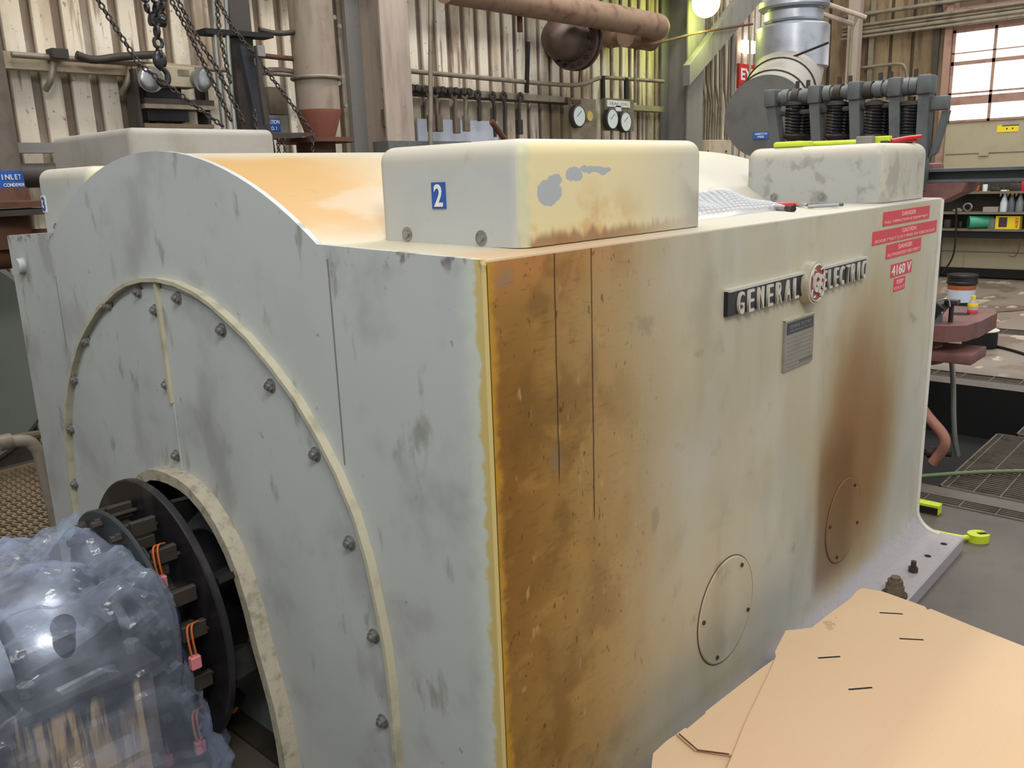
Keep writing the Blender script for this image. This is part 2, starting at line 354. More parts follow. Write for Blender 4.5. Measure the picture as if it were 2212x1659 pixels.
m.done(); m.nt.links.new(tr.outputs[0], mx.inputs[1]); m.nt.links.new(m.b.outputs[0], mx.inputs[2]); m.nt.links.new(mx.outputs[0], m.nt.nodes['Material Output'].inputs[0]); M['bubble'] = m.m
# frosted daylight panes
m = Mat('daylit_pane', .6); m.base(250, 250, 248); ec = m.nt.nodes.new('ShaderNodeMix'); ec.data_type = 'RGBA'
kk = (m.z.st(2.9, 2.95)*m.z.st(3.06, 2.96))*(m.noise(3, 4).st(.35, .6)*.6+.4)
m.nt.links.new(kk.k, ec.inputs[0]); ec.inputs[6].default_value = (1, .99, 1, 1); ec.inputs[7].default_value = (1., .62, .25, 1)
m.nt.links.new(ec.outputs[2], m.b.inputs['Emission Color']); m.b.inputs['Emission Strength'].default_value = 1.5; M['pane'] = m.done()

# ================================================================ SETTING
YB, XR = 5.0, 12.3
def corrugated(axis, a0, a1, z0, z1, plane, depth, period, flat):
    b = MB(); prof = []; a = a0
    while a < a1:
        g = (period-flat)/2
        prof += [(a, 0), (a+flat*.96, 0), (a+flat*.96+g*.35, depth), (a+period-g*.35, depth)]; a += period
    lo = []; hi = []
    for t, d in prof:
        p = (t, plane+d) if axis == 'x' else (plane+d, t)
        lo.append(b.bm.verts.new((*p, z0))); hi.append(b.bm.verts.new((*p, z1)))
    for i in range(len(lo)-1): b.bm.faces.new((lo[i], lo[i+1], hi[i+1], hi[i]))
    return b
struct(corrugated('x', -3, XR, 0, 5.5, YB-.02, .035, .183, .118).build('wall_back', M['wall'], smooth=0))
struct(corrugated('y', 2.72, YB, 0, 5.5, XR-.01, .04, .30, .26).build('wall_right', M['farwall'], smooth=0))
b = MB().box((-3, YB+.03, -1.4), (XR+.1, YB+.15, 5.5)); struct(b.build('wall_back_sheathing', M['darksteel'], smooth=0)).name = 'wall_back_outer'
struct(MB().box((XR+.05, -4, -1.4), (XR+.18, YB, 5.5)).build('wall_right_outer', M['darksteel'], smooth=0))
struct(MB().box((-2.5, -2.9, 0), (-2.4, YB, 2.0)).build('wall_shade_left', M['bench'], smooth=0))  # unseen low wall, added to shade the lower end face
struct(MB().box((-2.5, -2.9, 0), (3.2, -2.8, 1.9)).build('wall_shade_front', M['bench'], smooth=0))  # unseen low wall, added to darken the lower part of the side
# floor with its pits and trenches left open
HOLES = [(3.42, 5.72, -1.6, 1.9), (3.17, 3.29, -3.5, 1.9), (5.93, 6.12, -2.5, 1.6), (8.0, 8.28, -2.5, 2.4), (-1.6, 1.2, 2.95, 4.55)]
xs = sorted({-5, XR+.1}|{h[0] for h in HOLES}|{h[1] for h in HOLES}); ys = sorted({-5, YB+.1}|{h[2] for h in HOLES}|{h[3] for h in HOLES})
b = MB()
for i in range(len(xs)-1):
    for j in range(len(ys)-1):
        cx, cy = (xs[i]+xs[i+1])/2, (ys[j]+ys[j+1])/2
        if any(h[0] < cx < h[1] and h[2] < cy < h[3] for h in HOLES): continue
        b.bm.faces.new([b.bm.verts.new((X, Y, 0)) for X, Y in ((xs[i], ys[j]), (xs[i+1], ys[j]), (xs[i+1], ys[j+1]), (xs[i], ys[j+1]))])
bmesh.ops.remove_doubles(b.bm, verts=b.bm.verts, dist=1e-5)
struct(b.build('floor', M['floor'], smooth=0, origin=(0, 0, 0)))
b = MB()
for h, dz in zip(HOLES, (1.3, .3, .35, .35, .5)):
    x0, x1, y0, y1 = h
    for p in (((x0, y0), (x1, y0)), ((x1, y0), (x1, y1)), ((x1, y1), (x0, y1)), ((x0, y1), (x0, y0))):
        (ax_, ay_), (bx_, by_) = p
        b.bm.faces.new([b.bm.verts.new(q) for q in ((ax_, ay_, 0), (bx_, by_, 0), (bx_, by_, -dz), (ax_, ay_, -dz))])
for h, dz in zip(HOLES, (1.3, .3, .35, .35, .5)): b.box((h[0], h[2], -dz-.05), (h[1], h[3], -dz+.002))
struct(b.build('floor_pit', M['dark'], smooth=0, origin=(0, 0, 0)))
def grating(name, x0, x1, y0, y1, step, cross, axis, mat, z=0., th=.006, h=.03, rot=0, frame=True):
    b = MB(); n = 0
    if axis == 'x':
        t = y0
        while t < y1: b.box((x0, t, z-h), (x1, t+th, z)); t += step
        t = x0
        while t < x1: b.box((t, y0, z-.012), (t+.006, y1, z+.002)); t += cross
    else:
        t = x0
        while t < x1: b.box((t, y0, z-h), (t+th, y1, z)); t += step
        t = y0
        while t < y1: b.box((x0, t, z-.012), (x1, t+.006, z+.002)); t += cross
    if frame:
        for q in (((x0, y0), (x1, y0+.01)), ((x0, y1-.01), (x1, y1)), ((x0, y0), (x0+.01, y1)), ((x1-.01, y0), (x1, y1))): b.box((*q[0], z-h), (*q[1], z+.004))
    return b.build(name, mat, smooth=0)
GM = grimy('grating_steel', (104, 94, 82), (56, 50, 44), .55, .2, 9, .6)
tag(grating('floor_grating', 3.42, 4.55, -1.6, .12, .03, .12, 'y', GM), 'steel bar grating over the pit, nearest the motor foot on the right', 'grating', 'bar gratings over the pit')
tag(grating('floor_grating', 4.56, 5.25, -1.6, .02, .03, .12, 'y', GM, z=.012), 'raised steel bar grating over the pit, behind the nearer one', 'grating', 'bar gratings over the pit')
tag(grating('trench_grating', 3.17, 3.29, -3.4, 1.9, .024, .16, 'y', GM), 'narrow drain grating in the concrete just past the motor foot', 'grating')
tag(grating('trench_grating', 5.93, 6.12, -2.5, 1.6, .03, .2, 'y', GM), 'narrow drain grating on the far edge of the pit', 'grating')
tag(grating('trench_grating', 8.0, 8.28, -2.5, 2.4, .03, .2, 'y', GM), 'dark drain grating behind the black drum, farthest from the motor', 'grating')
# expanded-metal walkway on the left: diamonds
b = MB()
x0, x1, y0, y1 = -1.6, 1.2, 2.95, 4.55
s_ = .075; n = int((x1-x0+y1-y0)/s_)
for k in range(n*1):
    c = k*s_
    for sg in (1, -1):
        if sg > 0: p, q = (x0+max(0, c-(y1-y0)), y0+min(c, y1-y0)), (x0+min(c, x1-x0), y0+max(0, c-(x1-x0)))
        else: p, q = (x0+max(0, c-(y1-y0)), y1-min(c, y1-y0)), (x0+min(c, x1-x0), y1-max(0, c-(x1-x0)))
        a_, b_ = Vector((*p, 0)), Vector((*q, 0)); d = b_-a_
        if d.length < .01: continue
        nn = Vector((-d.y, d.x, 0)).normalized()*.006
        b.prism([a_-nn, b_-nn, b_+nn, a_+nn], (0, 0, -.012))
for q in (((x0, y0), (x1, y0+.04)), ((x0, y1-.04), (x1, y1)), ((x0, y0), (x0+.04, y1)), ((x1-.04, y0), (x1, y1))): b.box((*q[0], -.05), (*q[1], .004))
tag(b.build('walkway_grating', grimy('walkway_steel', (140, 122, 98), (84, 70, 56), .6, .1), smooth=0), 'diamond mesh walkway grating left of the motor', 'grating')

# ================================================================ MOTOR
L, W, H = 2.68, 2.35, 1.477
HC, HZ, HR = 1.21, .44, 1.27                      # hump: axis y, axis z, radius
motor = thing('electric_motor', (L/2, W/2, 0), 'huge grey electric motor with a rust-brown stained corner and side', 'motor')
def hump(n=28, r=HR):
    a0 = math.asin((HC-.49)/HR); return [(HC+r*math.sin(t), HZ+r*math.cos(t)) for t in (-a0+2*a0*i/n for i in range(n+1))]
hp = hump()
# side skirts with the flared foot (two profiles swept along x), near and far side
FD, FT = .19, .06
def foot_prof(sg, y0):
    p = [(0, H-.006), (0, .18)]
    for i in range(1, 9):
        t = PI/2*i/8; p.append((-(.10-.10*math.cos(t)), .16-.10*math.sin(t)+.0))
    p += [(-.11, FT), (-FD+.006, FT), (-FD, FT-.006), (-FD, 0)]
    return [(y0+sg*y, z) for y, z in p]
def sweep_x(prof, xs_, mat, name, parent):
    b = MB(); rows = [[b.bm.verts.new((x, y, z)) for y, z in prof] for x in xs_]
    for A, B in zip(rows, rows[1:]):
        for i in range(len(A)-1): b.bm.faces.new((A[i], A[i+1], B[i+1], B[i]))
    return b, rows
for sg, y0 in ((1, 0), (-1, W)):
    prof = foot_prof(sg, y0); b, rows = sweep_x(prof, [.012+(L-.012)*i/12 for i in range(13)], None, 'side', motor)
    th = .02*sg
    inner = [(y+th, z) for y, z in prof[:2]]
    for e in (0, -1): # close ends of the foot flare
        x = (.012, L)[e]; q = [b.bm.verts.new((x, y, z)) for y, z in prof]+[b.bm.verts.new((x, y0+.03*sg, 0)), b.bm.verts.new((x, y0+.03*sg, H-.006))]
        b.bm.faces.new(q)
    b.box((.012, y0+.005*sg, .0), (L, y0+.03*sg, H-.01))
    b.build('side_panel', M['side'], motor, 40)
MB().tube([(L-.03, y-.003, z) for y, z in foot_prof(1, 0)[:-4]], .009, 10).build('edge_highlight', grimy('edge_highlight_pale', (214, 212, 200), (170, 164, 146), .25, 0, 6, .5), motor, 40)  # pale tube: the highlight down this corner is put into its colour
# deck and hump skin
b = MB(); prof = [(.0, H-.012), (.003, H-.003), (.012, H)]+hp+[(W-.012, H), (W-.003, H-.003), (W, H-.012)]
xs_ = [.012+(L-.012)*i/10 for i in range(11)]
rows = [[b.bm.verts.new((x, y, z)) for y, z in prof] for x in xs_]
for A, B in zip(rows, rows[1:]):
    for i in range(len(A)-1): b.bm.faces.new((A[i], A[i+1], B[i+1], B[i]))
b.build('top_deck', M['top'], motor, 25)
b = MB(); b.bm.faces.new([b.bm.verts.new((L, y, z)) for y, z in prof]+[b.bm.verts.new((L, W, 0)), b.bm.verts.new((L, 0, 0))])
b.build('rear_plate', M['end'], motor)
# front end plate with the arched opening
AX = 1.24
openR = [(1.24, .825), (1.18, .822), (1.124, .812), (1.055, .782), (.993, .736), (.943, .68), (.901, .612), (.868, .52), (.845, .424), (.82, .345), (.793, .26), (.775, .15), (.765, .0)]
openL = [(2*AX-y, z) for y, z in openR[::-1]]
opening = openR[::-1]+[(2*AX-y, z) for y, z in openR[1:]]
def scale_arch(pts, d, cy, cz=.35):
    out = []
    for y, z in pts:
        v = Vector((y-cy, max(z-cz, 0))); v = v.normalized()*d if v.length > 1e-6 else v
        out.append((y+v.x, z+v.y))
    return out
b = MB(); outer = [(0, 0)]+[(0, H-.01), (.004, H)]+[(y, z+.006) for y, z in hump()]+[(W-.004, H), (W, H-.01), (W, 0)]
loop = outer+opening[::-1]      # opening reaches the floor line: one simple polygon
def plate(b, poly, x0, x1):
    vs0 = [b.bm.verts.new((x0, y, z)) for y, z in poly]; vs1 = [b.bm.verts.new((x1, y, z)) for y, z in poly]
    n = len(poly); e0 = [b.bm.edges.new((vs0[i], vs0[(i+1) % n])) for i in range(n)]; e1 = [b.bm.edges.new((vs1[i], vs1[(i+1) % n])) for i in range(n)]
    bmesh.ops.triangle_fill(b.bm, use_beauty=True, edges=e0); bmesh.ops.triangle_fill(b.bm, use_beauty=True, edges=e1)
    for i in range(n): b.bm.faces.new((vs0[i], vs0[(i+1) % n], vs1[(i+1) % n], vs1[i]))
plate(b, loop, 0, .014); b.build('end_plate', M['end'], motor, 20)
# big arched end cover + its raised bead
archR = [(1.21, 1.385), (1.115, 1.38), (1.02, 1.363), (.945, 1.34), (.874, 1.309), (.78, 1.265), (.686, 1.205), (.60, 1.14), (.524, 1.062), (.462, .985), (.409, .895), (.374, .80), (.351, .695), (.333, .60), (.325, .50), (.325, .2), (.33, 0)]
arch = archR[::-1]+[(2*1.21-y, z) for y, z in archR[1:]]
inn = scale_arch(arch, -.03, 1.21, .5)
b = MB(); plate(b, inn+opening[::-1], -.006, 0.0005); b.build('arched_end_cover', M['end'], motor, 20)
b = MB(); b.band([(0, y, z) for y, z in arch], [(0, y, z) for y, z in scale_arch(arch, -.011, 1.21, .5)], (-.022, 0, 0)); b.build('bead', M['bead'], motor, 30)
b = MB(); b.band([(-.006, y, z) for y, z in scale_arch(opening, .004, AX)], [(-.006, y, z) for y, z in scale_arch(opening, -.028, AX)], (-.045, 0, 0)); b.build('opening_rim', M['rim'], motor, 30)
b = MB(); b.band([(0, y, z) for y, z in scale_arch(opening, -.024, AX)], [(0, y, z) for y, z in scale_arch(opening, -.032, AX)], (.06, 0, 0)); b.build('opening_liner', M['blacksatin'], motor, 30)
# centre seam bars
b = MB(); b.box((-.016, 1.226, 1.03), (-.004, 1.240, 1.372)); b.build('seam_bar', M['bead'], motor)
b = MB(); b.box((-.009, 1.2275, .83), (-.005, 1.2325, 1.03)); b.build('seam_bar', M['end'], motor)
MB().box((-.0012, .453, 1.0), (0, .457, 1.462)).build('weld_seam', M['grey'], motor); MB().box((-.0012, 1.96, 1.1), (0, 1.963, 1.35)).build('weld_seam', M['grey'], motor)
for y, z in ((1.353, 1.337), (1.565, 1.284), (1.77, 1.154), (1.911, 1.009), (2.012, .818), (2.059, .605), (1.125, 1.335), (.914, 1.268), (.715, 1.15), (.555, 1.008), (.45, .815), (.388, .60), (.38, .38), (1.262, 1.291), (1.25, 1.08), (1.25, .869)):
    k = MB().hexnut((-.006, y, z), (-1, 0, 0), .0135, .012).cyl((-.006, y, z), (-.009, y, z), .018, seg=16).cyl((-.018, y, z), (-.024, y, z), .007, seg=10).build('bolt', M['bolt'], motor)
MB().cyl((-.02, 2.241, 1.372), (0, 2.241, 1.372), .028, seg=24).build('plug', M['end'], motor)
# inner baffle behind the rotor
MB().box((.07, .7, 0), (.09, 1.78, .86)).build('inner_baffle', M['baffle'], motor)
MB().box((.0, .7, -.0), (.5, 1.8, .012)).build('sill_plate', M['darksteel'], motor)
# terminal covers
def rbox(lo, hi, rv, rt):
    b = MB(); lo, hi = Vector(lo), Vector(hi); c = (lo+hi)/2; d = hi-lo
    r = bmesh.ops.create_cube(b.bm, size=1); bmesh.ops.transform(b.bm, matrix=Matrix.Translation(c) @ Matrix.Diagonal((d.x, d.y, d.z, 1)), verts=r['verts'])
    es = [e for e in b.bm.edges if (e.verts[0].co.z > c.z and e.verts[1].co.z > c.z)]
    ev = [e for e in b.bm.edges if abs(e.verts[0].co.z-e.verts[1].co.z) > .01]
    bmesh.ops.bevel(b.bm, geom=es+ev, offset=rt, segments=7, affect='EDGES', profile=.5); return b
COV = rbox((.187, .062, H+.003), (.887, .505, 1.692), .03, .035).build('terminal_cover', M['cover'], motor, 60)
COV['label'] = 'terminal cover with the blue number 2 and yellowed aisle face'
c3 = rbox((.107, 1.86, H+.003), (.8, 2.30, 1.70), .03, .04).build('terminal_cover', M['cover'], motor, 60); c3['label'] = 'far terminal cover with the blue number 3'
c4 = rbox((2.15, .055, H+.003), (2.635, .60, 1.692), .03, .045).build('terminal_cover', M['cover'], motor, 60); c4['label'] = 'terminal cover with tools lying on top'
MB().box((.0, .0, H-.0), (.001, .001, H+.0005)).bm.free()
def decal(name, pts, mat, parent, off, th=.001):
    return MB().prism([Vector(p)+Vector(off) for p in pts], Vector(off).normalized()*th).build(name, mat, parent, 0)
# number plates 2 and 3
d2 = MB().box((.1845, .277, 1.558), (.187, .319, 1.613)).build('number_plate', M['blue'], COV, 0)
text('digit', '2', M['white'], d2, (.1845, .298, 1.5855), (0, -1, 0), (0, 0, 1), .047, .026, .0012, .02)
d3 = MB().box((.1045, 2.235, 1.552), (.107, 2.27, 1.61)).build('number_plate', M['white'], c3, 0)
text('digit', '3', M['blue'], d3, (.1045, 2.2525, 1.581), (0, -1, 0), (0, 0, 1), .05, .026, .0012, .03)
for par, pts in ((COV, ((.187, .408, 1.502), (.187, .178, 1.498))), (c3, ((.107, 2.18, 1.50),)), (c4, ((2.15, .47, 1.505), (2.15, .28, 1.505)))):
    for p in pts:
        p = Vector(p); MB().cyl(p+Vector((.003, 0, 0)), p-Vector((.0015, 0, 0)), .016, seg=20).cyl(p, p-Vector((.007, 0, 0)), .008, seg=12).build('screw', M['bolt'], par)
# lead box standing past the hump on the far side
lb = rbox((.50, W+.02, 1.15), (1.16, 3.15, 1.858), .03, .03).build('lead_box', grimy('lead_box_paint', (158, 154, 146), (120, 110, 94), .6, 0, 3, .6), motor, 60)
MB().box((.52, W-.01, 1.2), (1.1, W+.03, 1.7)).build('box_flange', M['grey'], motor)
# name sign: bar, letters, monogram
SX0, SX1, SZ0, SZ1 = .889, 1.84, 1.2445, 1.317
LX = 1.392; SC = 1.281
sb = MB().box((SX0, -.012, SZ0+.004), (SX1, 0.0, SZ1-.004)).build('sign_bar', M['blacksatin'], motor, 0)
lm = grimy('sign_letters', (196, 192, 180), (150, 144, 130), .45, 0, 30, .3)
b = MB().box((SX0, -.018, SZ1-.005), (SX1, 0, SZ1+.002)).build('sign_border', lm, sb, 0)
def letters(word, xa, xb):
    n = len(word); st_ = (xb-xa)/n
    for i, ch in enumerate(word):
        text('letter', ch, lm, sb, (xa+st_*(i+.5), -.012, SC-.004), (1, 0, 0), (0, 0, 1), .060, st_*(.2 if ch == 'I' else .54), .007)
letters('GENERAL', SX0+.035, LX-.075); letters('ELECTRIC', LX+.075, SX1-.004)
mono = MB().cyl((LX, 0, SC), (LX, -.032, SC), .063, seg=40).build('monogram_disc', M['bead'], sb, 40)
MB().cyl((LX, -.030, SC), (LX, -.034, SC), .053, seg=40).build('monogram_face', plain('monogram_red', (150, 66, 62), .5), mono, 40)
text('monogram_letters', 'GE', lm, mono, (LX, -.034, SC), Vector((1, 0, -.25)).normalized(), Vector((.25, 0, 1)).normalized(), .058, .062, .006, .035)
b = MB()
for k in range(4):
    a = PI/4+k*PI/2; ct = (LX+.038*math.cos(a), SC+.038*math.sin(a))
    b.tube([(ct[0]+.014*math.cos(a+t), -.037, ct[1]+.014*math.sin(a+t)) for t in (-1.6+.4*i for i in range(9))], .0026, 6)
b.tube([(LX+.054*math.cos(t), -.034, SC+.054*math.sin(t)) for t in (2*PI*i/40 for i in range(40))], .003, 6, closed=True)
b.build('monogram_scrolls', lm, mono, 40)
# rating plate
npm = grimy('rating_plate_metal', (150, 146, 134), (110, 104, 92), .4, .3, 12, .5)
rp = MB().box((1.2444, -.008, 1.034), (1.4476, 0, 1.184)).build('rating_plate', npm, motor, 0)
MB().box((1.2444, -.010, 1.182), (1.4476, 0, 1.188)).build('plate_edge', M['bead'], rp, 0)
hd = MB().box((1.256, -.0095, 1.142), (1.436, -.0078, 1.176)).build('plate_header', plain('header_dark', (58, 58, 68), .5), rp, 0)
text('header_text', 'GENERAL ELECTRIC', M['grey'], hd, (1.346, -.0094, 1.163), (1, 0, 0), (0, 0, 1), .010, .150, .0006)
text('header_text', 'SYNCHRONOUS MOTOR', M['grey'], hd, (1.346, -.0094, 1.150), (1, 0, 0), (0, 0, 1), .006, .155, .0006)
b = MB()
for i in range(7): b.box((1.262, -.0086, 1.128-i*.0125), (1.43, -.0079, 1.1287-i*.0125))
b.box((1.35, -.0092, 1.046), (1.438, -.0079, 1.054)); b.box((1.27, -.0086, 1.0415), (1.43, -.0079, 1.0425))
b.build('plate_rulings', plain('ruling_grey', (104, 100, 92), .5), rp, 0)
# red warning stickers
def side_pt(q): return px(q[0], q[1], 'y', 0.)
stk = [([(1908, 457), (2008, 445), (2006, 473), (1906, 488)], 'DANGER', 'FULL OPERATION & EQUIPMENT', 0), ([(1885, 500), (2023, 476), (2022, 502), (1883, 530)], 'CAUTION', 'DOOR MUST STAY FREE OF OBSTACLES', 0),
       ([(1915, 527), (1989, 515), (1988, 544), (1912, 558)], 'DANGER', 'AUTHORIZED USE ONLY', 0), ([(1925, 571), (1969, 561), (1968, 588), (1922, 600)], '4160 V', '', 1), ([(1931, 602), (1955, 596), (1953, 624), (1929, 630)], 'KEEP', 'OUT', 0)]
for q, t1, t2, big in stk:
    P = [side_pt(k) for k in q]; x0, x1 = (P[0].x+P[3].x)/2, (P[1].x+P[2].x)/2; z1, z0 = (P[0].z+P[1].z)/2, (P[2].z+P[3].z)/2
    s = MB().box((x0, -.0016, z0), (x1, 0, z1)).build('warning_sticker', M['red'], motor, 0); cx, hgt = (x0+x1)/2, z1-z0
    if big: text('sticker_text', t1, M['white'], s, (cx, -.0016, (z0+z1)/2), (1, 0, 0), (0, 0, 1), hgt*.78, (x1-x0)*.92, .0006, .02)
    else:
        text('sticker_text', t1, M['pale'], s, (cx+(x1-x0)*.03, -.0016, z0+hgt*.70), (1, 0, 0), (0, 0, 1), hgt*.32, min((x1-x0)*.6, .15), .0006, .02)
        text('sticker_text', t2, M['pale'], s, (cx, -.0016, z0+hgt*.24), (1, 0, 0), (0, 0, 1), hgt*.22, (x1-x0)*.93, .0006, .01)
# round access covers low on the side, each with screws
for cx, cz, cr in ((1.8045, .3834, .157), (.9433, .394, .158)):
    a = MB().lathe([(cr, 0), (cr, .003), (cr-.004, .005)], (cx, .0005, cz), (0, -1, 0), 56).build('round_access_cover', M['side'], motor, 20)
    MB().tube([(cx+(cr+.001)*math.cos(t), -.0005, cz+(cr+.001)*math.sin(t)) for t in (2*PI*i/56 for i in range(56))], .0022, 6, closed=True).build('cover_seam', M['rust'], a, 40)
    for t in (.95, 3.0, 4.3, 5.9):
        MB().cyl((cx+(cr-.022)*math.cos(t), -.004, cz+(cr-.022)*math.sin(t)), (cx+(cr-.022)*math.cos(t), -.009, cz+(cr-.022)*math.sin(t)), .006, seg=10).build('screw', M['darksteel'], a)
# bolts and studs in the foot
b = MB().cyl((1.98, -.14, FT), (1.98, -.14, FT+.008), .045, seg=24).build('washer', M['darksteel'], motor)
MB().hexnut((1.98, -.14, FT+.008), (0, 0, 1), .034, .035).hexnut((1.98, -.14, FT+.043), (0, 0, 1), .028, .02).cyl((1.98, -.14, FT+.06), (1.98, -.14, FT+.075), .017).build('anchor_nut', grimy('nut_dark', (112, 100, 84), (64, 54, 44), .6), motor)
for x in (2.22,): MB().hexnut((x, -.13, FT), (0, 0, 1), .018, .02).cyl((x, -.13, FT+.02), (x, -.13, FT+.045), .010, seg=12).build('anchor_nut', M['darksteel'], motor)
for x, y in ((2.40, -.13), (2.56, -.145)): MB().cyl((x, y, FT), (x, y, FT+.001), .013, seg=16).build('bolt_hole', M['dark'], motor)
# ================================================================ ROTOR with diode wheels, in the opening
RA = (1.24, .43)
rot = thing('brushless_exciter_wheel', (-.15, RA[0], 0.03), 'black greasy exciter wheel with pink plugs and copper leads in the motor opening', 'exciter wheel')
def ring(x, r, t, rin, mat, name):
    return MB().lathe([(rin, 0), (r-.004, 0), (r, .004), (r, t-.004), (r-.004, t), (rin, t)], (x, RA[0], RA[1]), (1, 0, 0), 64).build(name, mat, rot, 30)
ring(-.135, .395, .022, .05, M['black'], 'rear_disc'); ring(-.235, .335, .014, .05, grimy('disc_green_grey', (48, 54, 52), (28, 28, 28), .5), 'front_disc')
MB().cyl((-.9, *RA), (.07, *RA), .07, seg=32).build('shaft', M['steel'], rot, 40)
MB().cyl((-.235, *RA), (.05, *RA), .19, seg=40).build('hub', M['black'], rot, 40)
def pol(x, r, a): return Vector((x, RA[0]+r*math.sin(a), RA[1]+r*math.cos(a)))
nb = 16; rng0 = random.Random(11)
for i in range(nb):
    a = 2*PI*i/nb+.12; tx = Vector((0, math.cos(a), -math.sin(a))); rd = Vector((0, math.sin(a), math.cos(a)))
    R3 = Matrix((Vector((1, 0, 0)), tx, rd)).transposed()
    # diode block between the discs, fin behind
    b = MB(); a += rng0.uniform(-.06, .06); c = pol(-.185+rng0.uniform(-.01, .01), .265, a); b.box(c-Vector((.032, .022, .018)), c+Vector((.032, .022, .018)), .004, 1)
    c2 = pol(-.175, .315, a+rng0.uniform(-.05, .05)); b.box(c2-Vector((.035, .009, .022)), c2+Vector((.035, .009, .022)), .003, 1)
    b.cyl(pol(-.235, .30, a), pol(-.262, .30, a), .012, seg=8); b.cyl(pol(-.10, .31, a), pol(-.25, .31, a), .006, seg=8)
    b.build('diode_block', M['darksteel'], rot, 30)
    b = MB(); c = [pol(-.10, .30, a), pol(-.10, .375, a-.05), pol(-.01, .365, a-.04), pol(.02, .33, a), pol(.0, .30, a+.05), pol(-.05, .27, a)]
    b.prism(c, tx*.016)
    if i % 2: b.build('cooling_fin', M['dark'], rot, 0)
    if i % 2 == 0:
        s0 = pol(-.17, .33, a+.1); g = Vector((0, -.015, -.07))
        w_ = MB()
        for dz in (-.006, .006): w_.tube([s0+Vector((dz, 0, 0)), s0+Vector((dz-.03, -.02, .012)), s0+Vector((dz-.035, -.03, -.03)), s0+Vector((dz-.03, -.03, -.075))], .0028, 6, 2)
        w_.build('lead_wire', M['copper'], rot, 40)
        e = s0+Vector((-.03, -.03, -.09)); MB().box(e-Vector((.014, .010, .018)), e+Vector((.014, .010, .018)), .003, 1).build('plug', M['pink'], rot, 0)
    if i % 4 == 1:
        MB().tube([pol(-.02, .335, a), pol(-.04, .36, a+.05), pol(-.03, .35, a+.12)], .004, 6, 2).build('lead_wire', M['copper'], rot, 40)
# ================================================================ BEARING PEDESTAL and the sheet over it
ped = thing('bearing_pedestal', (-.42, RA[0], 0), 'oil-streaked bearing pedestal with a steel housing under a plastic sheet', 'bearing pedestal')
MB().box((-.58, .93, 0), (-.325, 1.50, .455), .01, 2).build('pedestal_base', M['pedestal'], ped)
MB().box((-.325, .95, 0), (-.285, 1.48, .44), .008, 2).build('side_rib', grimy('rib_grey', (112, 100, 88), (70, 60, 52)), ped)
MB().box((-.60, .91, .445), (-.275, 1.52, .475), .008, 2).build('parting_flange', M['darksteel'], ped)
MB().lathe([(.0, -.13), (.15, -.13), (.19, -.10), (.20, 0), (.19, .10), (.15, .13), (.0, .13)], (-.42, *RA), (1, 0, 0), 40).build('bearing_cap', M['steel'], ped, 50)
MB().lathe([(.12, 0), (.165, .01), (.165, .06), (.12, .07), (.12, .12), (.18, .13), (.18, .2), (.12, .21)], (-.76, *RA), (1, 0, 0), 40).build('oil_seal', M['steel'], ped, 50)
MB().cyl((-.44, 1.08, .5), (-.44, 1.06, .575), .026).sph((-.44, 1.06, .58), .03).build('oil_filler', M['darksteel'], ped)
for x, y in ((-.56, 1.0), (-.31, 1.0)): MB().hexnut((x, y, .475), (0, 0, 1), .02, .028).build('cap_bolt', M['bolt'], ped)
tag(MB().box((-1.05, .93, 0), (-.66, 1.55, .34), .02, 2).build('dark_box', M['black']), 'plain black box at the lower left corner beside the pedestal', 'casing')  # plain black box filling the dark area left of the pedestal
# crumpled clear sheet draped over the pedestal
from mathutils import noise as mn
b = MB(); NU, NV = 130, 56
def lerp(a, c, t): return a+(c-a)*t
def sheet(u, v):
    a = 2*PI*u; ca, sa = math.cos(a), math.sin(a)
    k = min(1, v*2.2); k2 = max(0, v-.4545)/.5455
    sx = math.copysign(abs(ca)**.5, ca); sy = math.copysign(abs(sa)**.5, sa)
    cx = lerp(-.52, -.37, k2**.8); rx = lerp(.335, .275, k2); ry = lerp(.35, .40, k2**.8)
    x = cx+rx*k*sx; y = RA[0]+ry*k*sy
    z = .665+.045*math.exp(-((x+.26)/.07)**2)*(1-k2)-.05*k**4-.60*k2**1.1-.05*(x < -.5)*min(1, (-.5-x)*6)
    flow = (.028*math.sin(6*a+.6+2*v)+.018*math.sin(13*a+2-3*v))*k2
    x += ca*flow; y += sa*flow
    p = Vector((x, y, z))
    d = (mn.voronoi(p*5.5)[0][1]-mn.voronoi(p*5.5)[0][0])*.085+(mn.voronoi(p*13+Vector((3, 1, 2)))[0][1]-mn.voronoi(p*13+Vector((3, 1, 2)))[0][0])*.032+mn.noise(p*9)*.02
    nrm = Vector((ca*k2+ca*.35*k, sa*k2+sa*.35*k, 1.1-k2)).normalized()
    p += nrm*(d-.02)
    p.z += .03*math.sin(3*a+1)*k2
    p.z = max(p.z, .01); return p
grid = [[b.bm.verts.new(sheet(i/NU, .02+.98*j/NV)) for i in range(NU)] for j in range(NV+1)]
for j in range(NV):
    for i in range(NU): b.bm.faces.new((grid[j][i], grid[j][(i+1) % NU], grid[j+1][(i+1) % NU], grid[j+1][i]))
b.bm.faces.new(grid[0][::-1])
tag(b.build('plastic_sheet', M['plastic'], smooth=14), 'crumpled clear plastic sheet draped over the bearing pedestal', 'plastic sheet')
